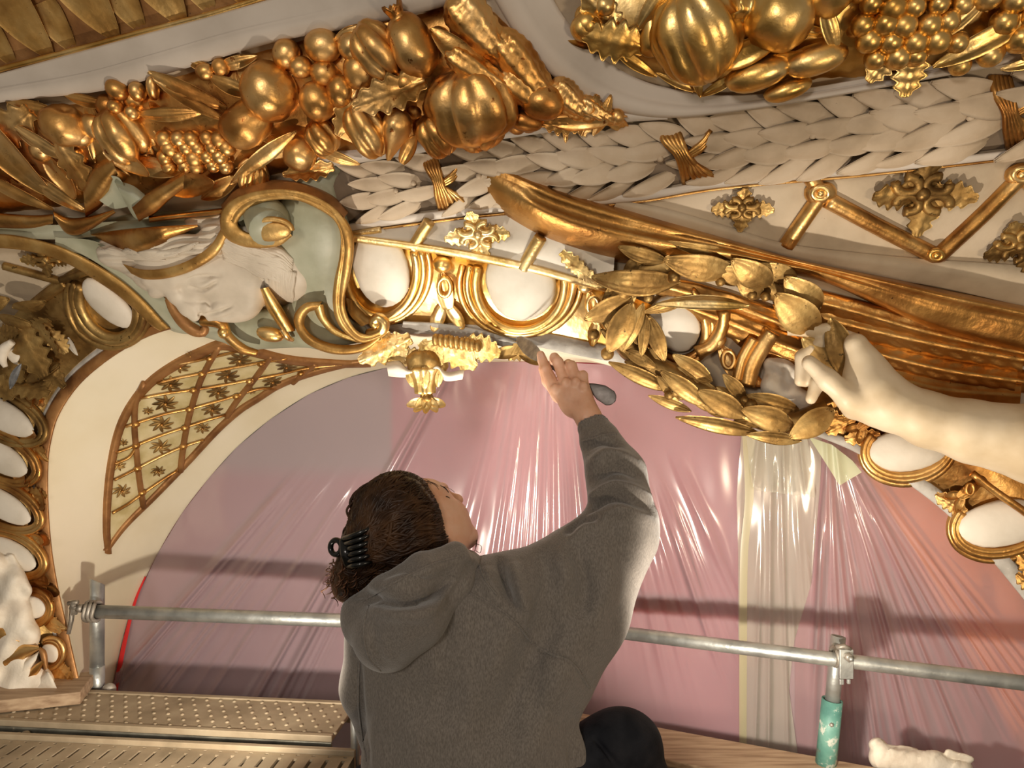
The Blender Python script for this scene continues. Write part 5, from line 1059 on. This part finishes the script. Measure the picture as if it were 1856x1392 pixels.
# ---- trousers
s = SDF((600,1260,-220), (1260,1640,215), 4.0)
s.chain([(905,1470,50),(1122,1360,-8),(1150,1430,-60),(1000,1500,0)], [92,74,64,48], 26); s.chain([(800,1470,40),(690,1450,-120),(800,1500,-60)], [92,68,54], 26); s.ell((856,1460,45), (200,90,112), 30)
for pts in ([(1150,1330,70),(1185,1360,55),(1200,1400,30)], [(1140,1345,78),(1170,1385,66),(1180,1430,50)], [(1080,1340,70),(1120,1390,74),(1150,1440,64)]): s.chain(pts, [3,6,4], 8, True)
V, F = s.mesh(); V = wob(V, 5, .02, 31); V = H(V); meshobj('trousers', V, orient(V, F), 'trousers', person)
# ---- hair
s = SDF((575,835,-60), (850,1115,230), 3.0)
s.ell((718,960,66), (86,106,98)); s.ell((672,988,90), (56,54,70), 20); s.ell((645,1034,84), (40,46,46), 16); s.ell((758,968,72), (40,62,66), 20); s.ell((778,990,70), (42,32,50), 14); s.ell((630,1062,80), (30,32,34), 10)
s.ell((728,889,46), (46,32,54), 14)
V, F = s.mesh(); V = wob(V, 9, .05, 4, (.6,1.4,1)); 
hb3 = BVHTree.FromPolygons([tuple(q) for q in V], F.tolist()); Vw = H(V); hair = meshobj('hair', Vw, orient(Vw, F), 'hair', person)
rs = random.Random(14); parts = []
def lock(pts, r, wav, f, n=26, lift=3):
    p = resample(pts, n); C = []; ph = rs.uniform(0, 6.28); last = None
    tg = np.gradient(p[:, :2], axis=0); tg /= np.linalg.norm(tg, axis=1)[:, None]+1e-9
    for i, q in enumerate(p):
        w__ = wav*math.sin(ph+i/n*f)*min(1, i/5); u = q[0]-tg[i, 1]*w__; v = q[1]+tg[i, 0]*w__
        h = hb3.ray_cast(Vector((u, v, 500)), Vector((0,0,-1)))[0]
        if h is None:
            if last is None: continue
            z = last-.6
        else: z = h.z
        if last is not None: z = max(min(z, last+9), last-9)
        last = z; C.append((u, v, z+lift+rs.uniform(-.5, .5)))
    if len(C) < 6: return
    C = np.array(C); C[:, 2] = np.convolve(np.pad(C[:, 2], 2, 'edge'), np.ones(5)/5, 'valid')
    parts.append(tubeW(None, H(C), np.interp(np.linspace(0, 1, len(C)), [0, .2, .7, 1], [.0012, r, r*.9, .0005]), None, None, 5))
front = resample([(660,880),(690,852),(728,846),(762,860),(784,886),(802,920),(812,955),(812,985),(816,1000)], 150)
for k in range(420):
    q = front[rs.randrange(150)]+np.array([rs.uniform(-34, 2)*(rs.random() < .55), rs.uniform(-2, 10)]); e = (rs.uniform(625, 668), rs.uniform(965, 1030)); m_ = ((q[0]+e[0])/2+rs.uniform(-14, 10), (q[1]+e[1])/2-rs.uniform(-6, 34)*(1 if q[1] < 930 else -.4))
    lock([tuple(q), m_, e], rs.uniform(.0014, .0042), rs.uniform(3, 10), rs.uniform(6, 15), 34, lift=rs.uniform(0, 7))
for k in range(70):
    u0 = rs.uniform(640, 800); lock([(u0, rs.uniform(950, 1000)), (u0-30, rs.uniform(1010, 1040)), (rs.uniform(612, 690), rs.uniform(1040, 1075))], rs.uniform(.0015, .0032), 4, 8)
V, F = joinvf(parts); o = meshobj('hair_locks', V, F, 'hair', hair); o['kind'] = 'stuff'
parts = []
M['hair_curl'] = mat('auburn_curls', [(.05,.018,.007),(.085,.032,.012),(.13,.052,.02)], 0, .5, 40)
for k in range(52):
    u0, v0 = rs.uniform(600, 650), rs.uniform(1008, 1062); n = 60; t = np.linspace(0, 1, n); R_ = rs.uniform(5, 11); tw = rs.uniform(7, 14); ln = rs.uniform(22, 60); sx = rs.uniform(-.35, .15); ph = rs.uniform(0, 6)
    C = np.stack([u0+sx*ln*t+R_*np.cos(tw*t+ph)*(.2+.8*t), v0+ln*t*.8+R_*.8*np.sin(tw*t+ph)*(.2+.8*t), 92+rs.uniform(-25, 40)+R_*np.sin(tw*t+ph)], -1)
    parts.append(tubeW(None, H(C), np.interp(t, [0, .7, 1], [.0016, .0012, .0005])*rs.uniform(.5, 1.3), None, None, 5))
for k in range(80):   # fly-away hair over the crown and forehead
    u0, v0 = rs.uniform(640, 790), 0; v0 = 862+abs(u0-738)*.32*(1.4 if u0 < 738 else 1)
    ln = rs.uniform(14, 42); a_ = rs.uniform(-.5, .4); t = np.linspace(0, 1, 14)
    C = np.stack([u0+ln*t*(.8+a_), v0+6-ln*.5*t+ln*.75*t*t, 60+0*t+rs.uniform(-20, 20)], -1); parts.append(tubeW(None, H(C), .0005, None, None, 4))
for pts in ([(812,985,40),(838,978,30),(858,972,24),(864,985,22),(858,1004,24)], [(862,985,20),(872,990,18),(870,1002,18),(862,998,18)], [(855,960,26),(864,975,20),(862,992,20)]):
    p = resample(pts, 20); parts.append(tubeW(None, H(p), .0007, None, None, 4))
V, F = joinvf(parts); o = meshobj('curls', V, F, 'hair_curl', hair); o['kind'] = 'stuff'
# ---- black claw clip
clip = thing('hair_clip', 'black plastic claw clip with a ring, fastening her hair at the back', 'hair clip', H(np.array([625,995,150])))
k = np.linspace(0, 2*math.pi, 25)[:-1]; tubeW('ring', H(np.stack([609+10*np.cos(k), 992+13*np.sin(k), 120+8*np.cos(k)], -1)), .0055, 'black', clip, 10, closed=True)
tubeW('spine', H(resample([(622,978,128),(628,1000,140),(632,1024,138)], 12)), np.interp(np.linspace(0, 1, 12), [0, .5, 1], [.008, .013, .009]), 'black', clip, 12)
for i in range(6):
    v0 = 974+i*10; p = resample([(622+i*1.5, v0+3, 134),(642, v0-4+i, 164),(664, v0-14+i*2, 166),(674, v0-20+i*3, 158)], 14); tubeW('tooth', H(p), np.interp(np.linspace(0, 1, 14), [0, .6, 1], [.0055, .005, .0022]), 'black', clip, 8)
# ---- double-ended spatula
sp_ = thing('spatula', 'double-ended steel leaf spatula smeared with filler, in her raised right hand', 'spatula', Q(1000, 655, 1.64))
axp = [(936,611,1.775),(975,645,1.69),(1000,664,1.65),(1040,690,1.615),(1075,703,1.60),(1115,728,1.585)]
p = resample(axp, 90); s_ = np.linspace(0, 1, 90); dd = np.array([p[-1, 0]-p[0, 0], p[-1, 1]-p[0, 1]]); dd /= np.linalg.norm(dd); nn = np.array([-dd[1], dd[0]])
wd = np.interp(s_, [0, .03, .12, .2, .27, .32, .5, .72, .78, .86, .95, .985, 1], [1.0, 8, 13.5, 12.5, 8, 4.5, 4.2, 4.5, 9, 15, 15, 10, 1.5]); th = np.interp(s_, [0, .25, .32, .7, .78, 1], [.0008, .0015, .004, .004, .0016, .0009])
def blade(i0, i1, nm, m):
    V = []; k = 8
    for i in range(i0, i1):
        for j in range(2*k):
            t = math.cos(math.pi*j/k) ; sgn = math.sin(math.pi*j/k); u = p[i, 0]+nn[0]*wd[i]*t; v = p[i, 1]+nn[1]*wd[i]*t
            c = Q(u, v, p[i, 2]); c[1] -= th[i]*sgn; V.append(c)
    n = i1-i0; return meshobj(nm, V, gridfaces(n, 2*k, True)+[tuple(range(2*k)), tuple((n-1)*2*k+q for q in range(2*k))[::-1]], m, sp_)
blade(0, 29, 'blade', 'blade'); blade(28, 67, 'handle', 'blade_dark'); blade(66, 90, 'end_blade', 'blade_dark')
# ================================================================ trellis panel on the arch soffit
def SN(u, v):
    d = Vector(((u-CX)/FPX, 1, (CY-v)/FPX)).normalized(); hit, nn, _, _ = SBV.ray_cast(Vector((0,0,0)), d)
    if hit is None: return Vector((0,-1,0))
    return -nn if nn.dot(d) > 0 else nn
M['wash'] = mat('gold_washed_panel', [(.50,.40,.18),(.62,.52,.28),(.70,.60,.36)], 0, .5, 16, .2, 50, None, (.36,.24,.08), .66, 40)
TP = thing('trellis_panel', 'curved gilded trellis panel with rosettes on the cream soffit of the arch, left', 'panel', S(300, 780).reshape(3))
UP = [(190,1003),(186,960),(188,890),(196,828),(210,772),(232,728),(266,687),(310,655),(360,630),(402,615),(450,625),(520,643),(600,651),(672,654)]
LO = [(191,1001),(226,956),(280,903),(340,842),(400,778),(440,743),(470,724),(500,704),(530,690),(565,678),(600,668),(630,661),(655,657),(672,655)]
u_ = resample(UP, 60); l_ = resample(LO, 60); t = np.linspace(0, 1, 12); uv = u_[:, None]*(1-t)[None, :, None]+l_[:, None]*t[None, :, None]
meshobj('ground', S(uv[..., 0], uv[..., 1], .004).reshape(-1, 3), gridfaces(60, 12), 'wash', TP)
def inner(c, d):
    p = resample(c, 60); tg = np.gradient(p, axis=0); tg /= np.linalg.norm(tg, axis=1)[:, None]; return p+np.stack([-tg[:, 1], tg[:, 0]], -1)*d
for c, d in ((UP, 15), (LO, -11)):
    a = resample(c, 60); b = inner(c, d); wv = np.sin(np.linspace(.06, .97, 60)*np.pi)[:, None]**.35; b = a+(b-a)*wv; pr = [(0,0),(0,.010),(.3,.014),(.7,.012),(1,.010),(1,.0)]
    tt2 = np.array([q[0] for q in pr]); hh2 = np.array([q[1] for q in pr]); uv = a[:, None]*(1-tt2)[None, :, None]+b[:, None]*tt2[None, :, None]
    meshobj('border', S(uv[..., 0], uv[..., 1], np.broadcast_to(hh2, uv.shape[:2])).reshape(-1, 3), gridfaces(60, 6), 'bole', TP)
def bar(nm, pts, r, off, m, n=24):
    p = resample(pts, n); C = S(p[:, 0], p[:, 1], off); tubeW(nm, C, r*C[:, 1]/FPX, m, TP, 8)
for pts in ([(398,622),(366,680),(346,738),(335,785),(328,830),(326,852)], [(262,690),(246,724),(243,770),(245,805),(249,850),(256,905),(258,918)], [(492,640),(462,682),(430,722),(410,752)], [(572,654),(545,676),(530,690)]): bar('trellis_bar', pts, 5.5, .008, 'bole')
for pts in ([(322,655),(350,650),(380,643),(420,634),(446,626)], [(284,690),(325,680),(366,672),(420,662),(473,652),(520,644)], [(254,718),(300,709),(350,702),(400,694),(452,684),(500,675),(556,662),(620,655)], [(226,770),(244,764),(300,746),(343,737),(390,724),(430,712),(470,700),(500,700)], [(208,818),(245,804),(290,786),(334,771),(380,756),(408,748)], [(204,868),(247,846),(290,824),(331,806),(368,794)], [(200,928),(228,912),(256,892),(300,862),(320,850)], [(206,838),(232,826),(246,806)]): bar('trellis_rib', pts, 2.6, .011, 'gold')
for (u, v) in ((380,643),(366,672),(350,702),(343,737),(334,771),(331,805),(473,653),(452,685),(428,713),(245,765),(245,804),(247,846),(545,671),(255,890)):
    place('berry', 'knot', 'gold', u, v, .014, (7, 6, 5), 0, TP, fn=lambda u, v, o: S(u, v, o).reshape(3), n=SN(u, v))
for (u, v, r, rt) in ((434,648,20,8),(327,661,16,14),(519,660,17,6),(412,677,19,8),(309,693,19,16),(494,688,17,10),(395,707,18,12),(299,728,20,18),(384,739,17,16),(292,766,19,20),(366,773,13,20),(290,807,17,24),(285,852,12,28),(213,842,12,30),(218,888,15,34),(570,664,9,5),(345,640,8,10),(268,742,9,20),(222,800,8,20),(455,705,9,12)):
    n_ = SN(u, v)
    for k in range(8):
        a_ = math.radians(rt+22.5+45*k); place('leaf', 'petal', 'gold_old', u+r*.62*math.cos(a_), v-r*.42*math.sin(a_), .008, (r*.55, r*.42, r*.35), math.degrees(math.atan2(.75*math.sin(a_), math.cos(a_))), TP, fn=lambda u, v, o: S(u, v, o).reshape(3), n=n_)
    place('berry', 'boss', 'gold', u, v, .013, r*.16, 0, TP, fn=lambda u, v, o: S(u, v, o).reshape(3), n=n_)
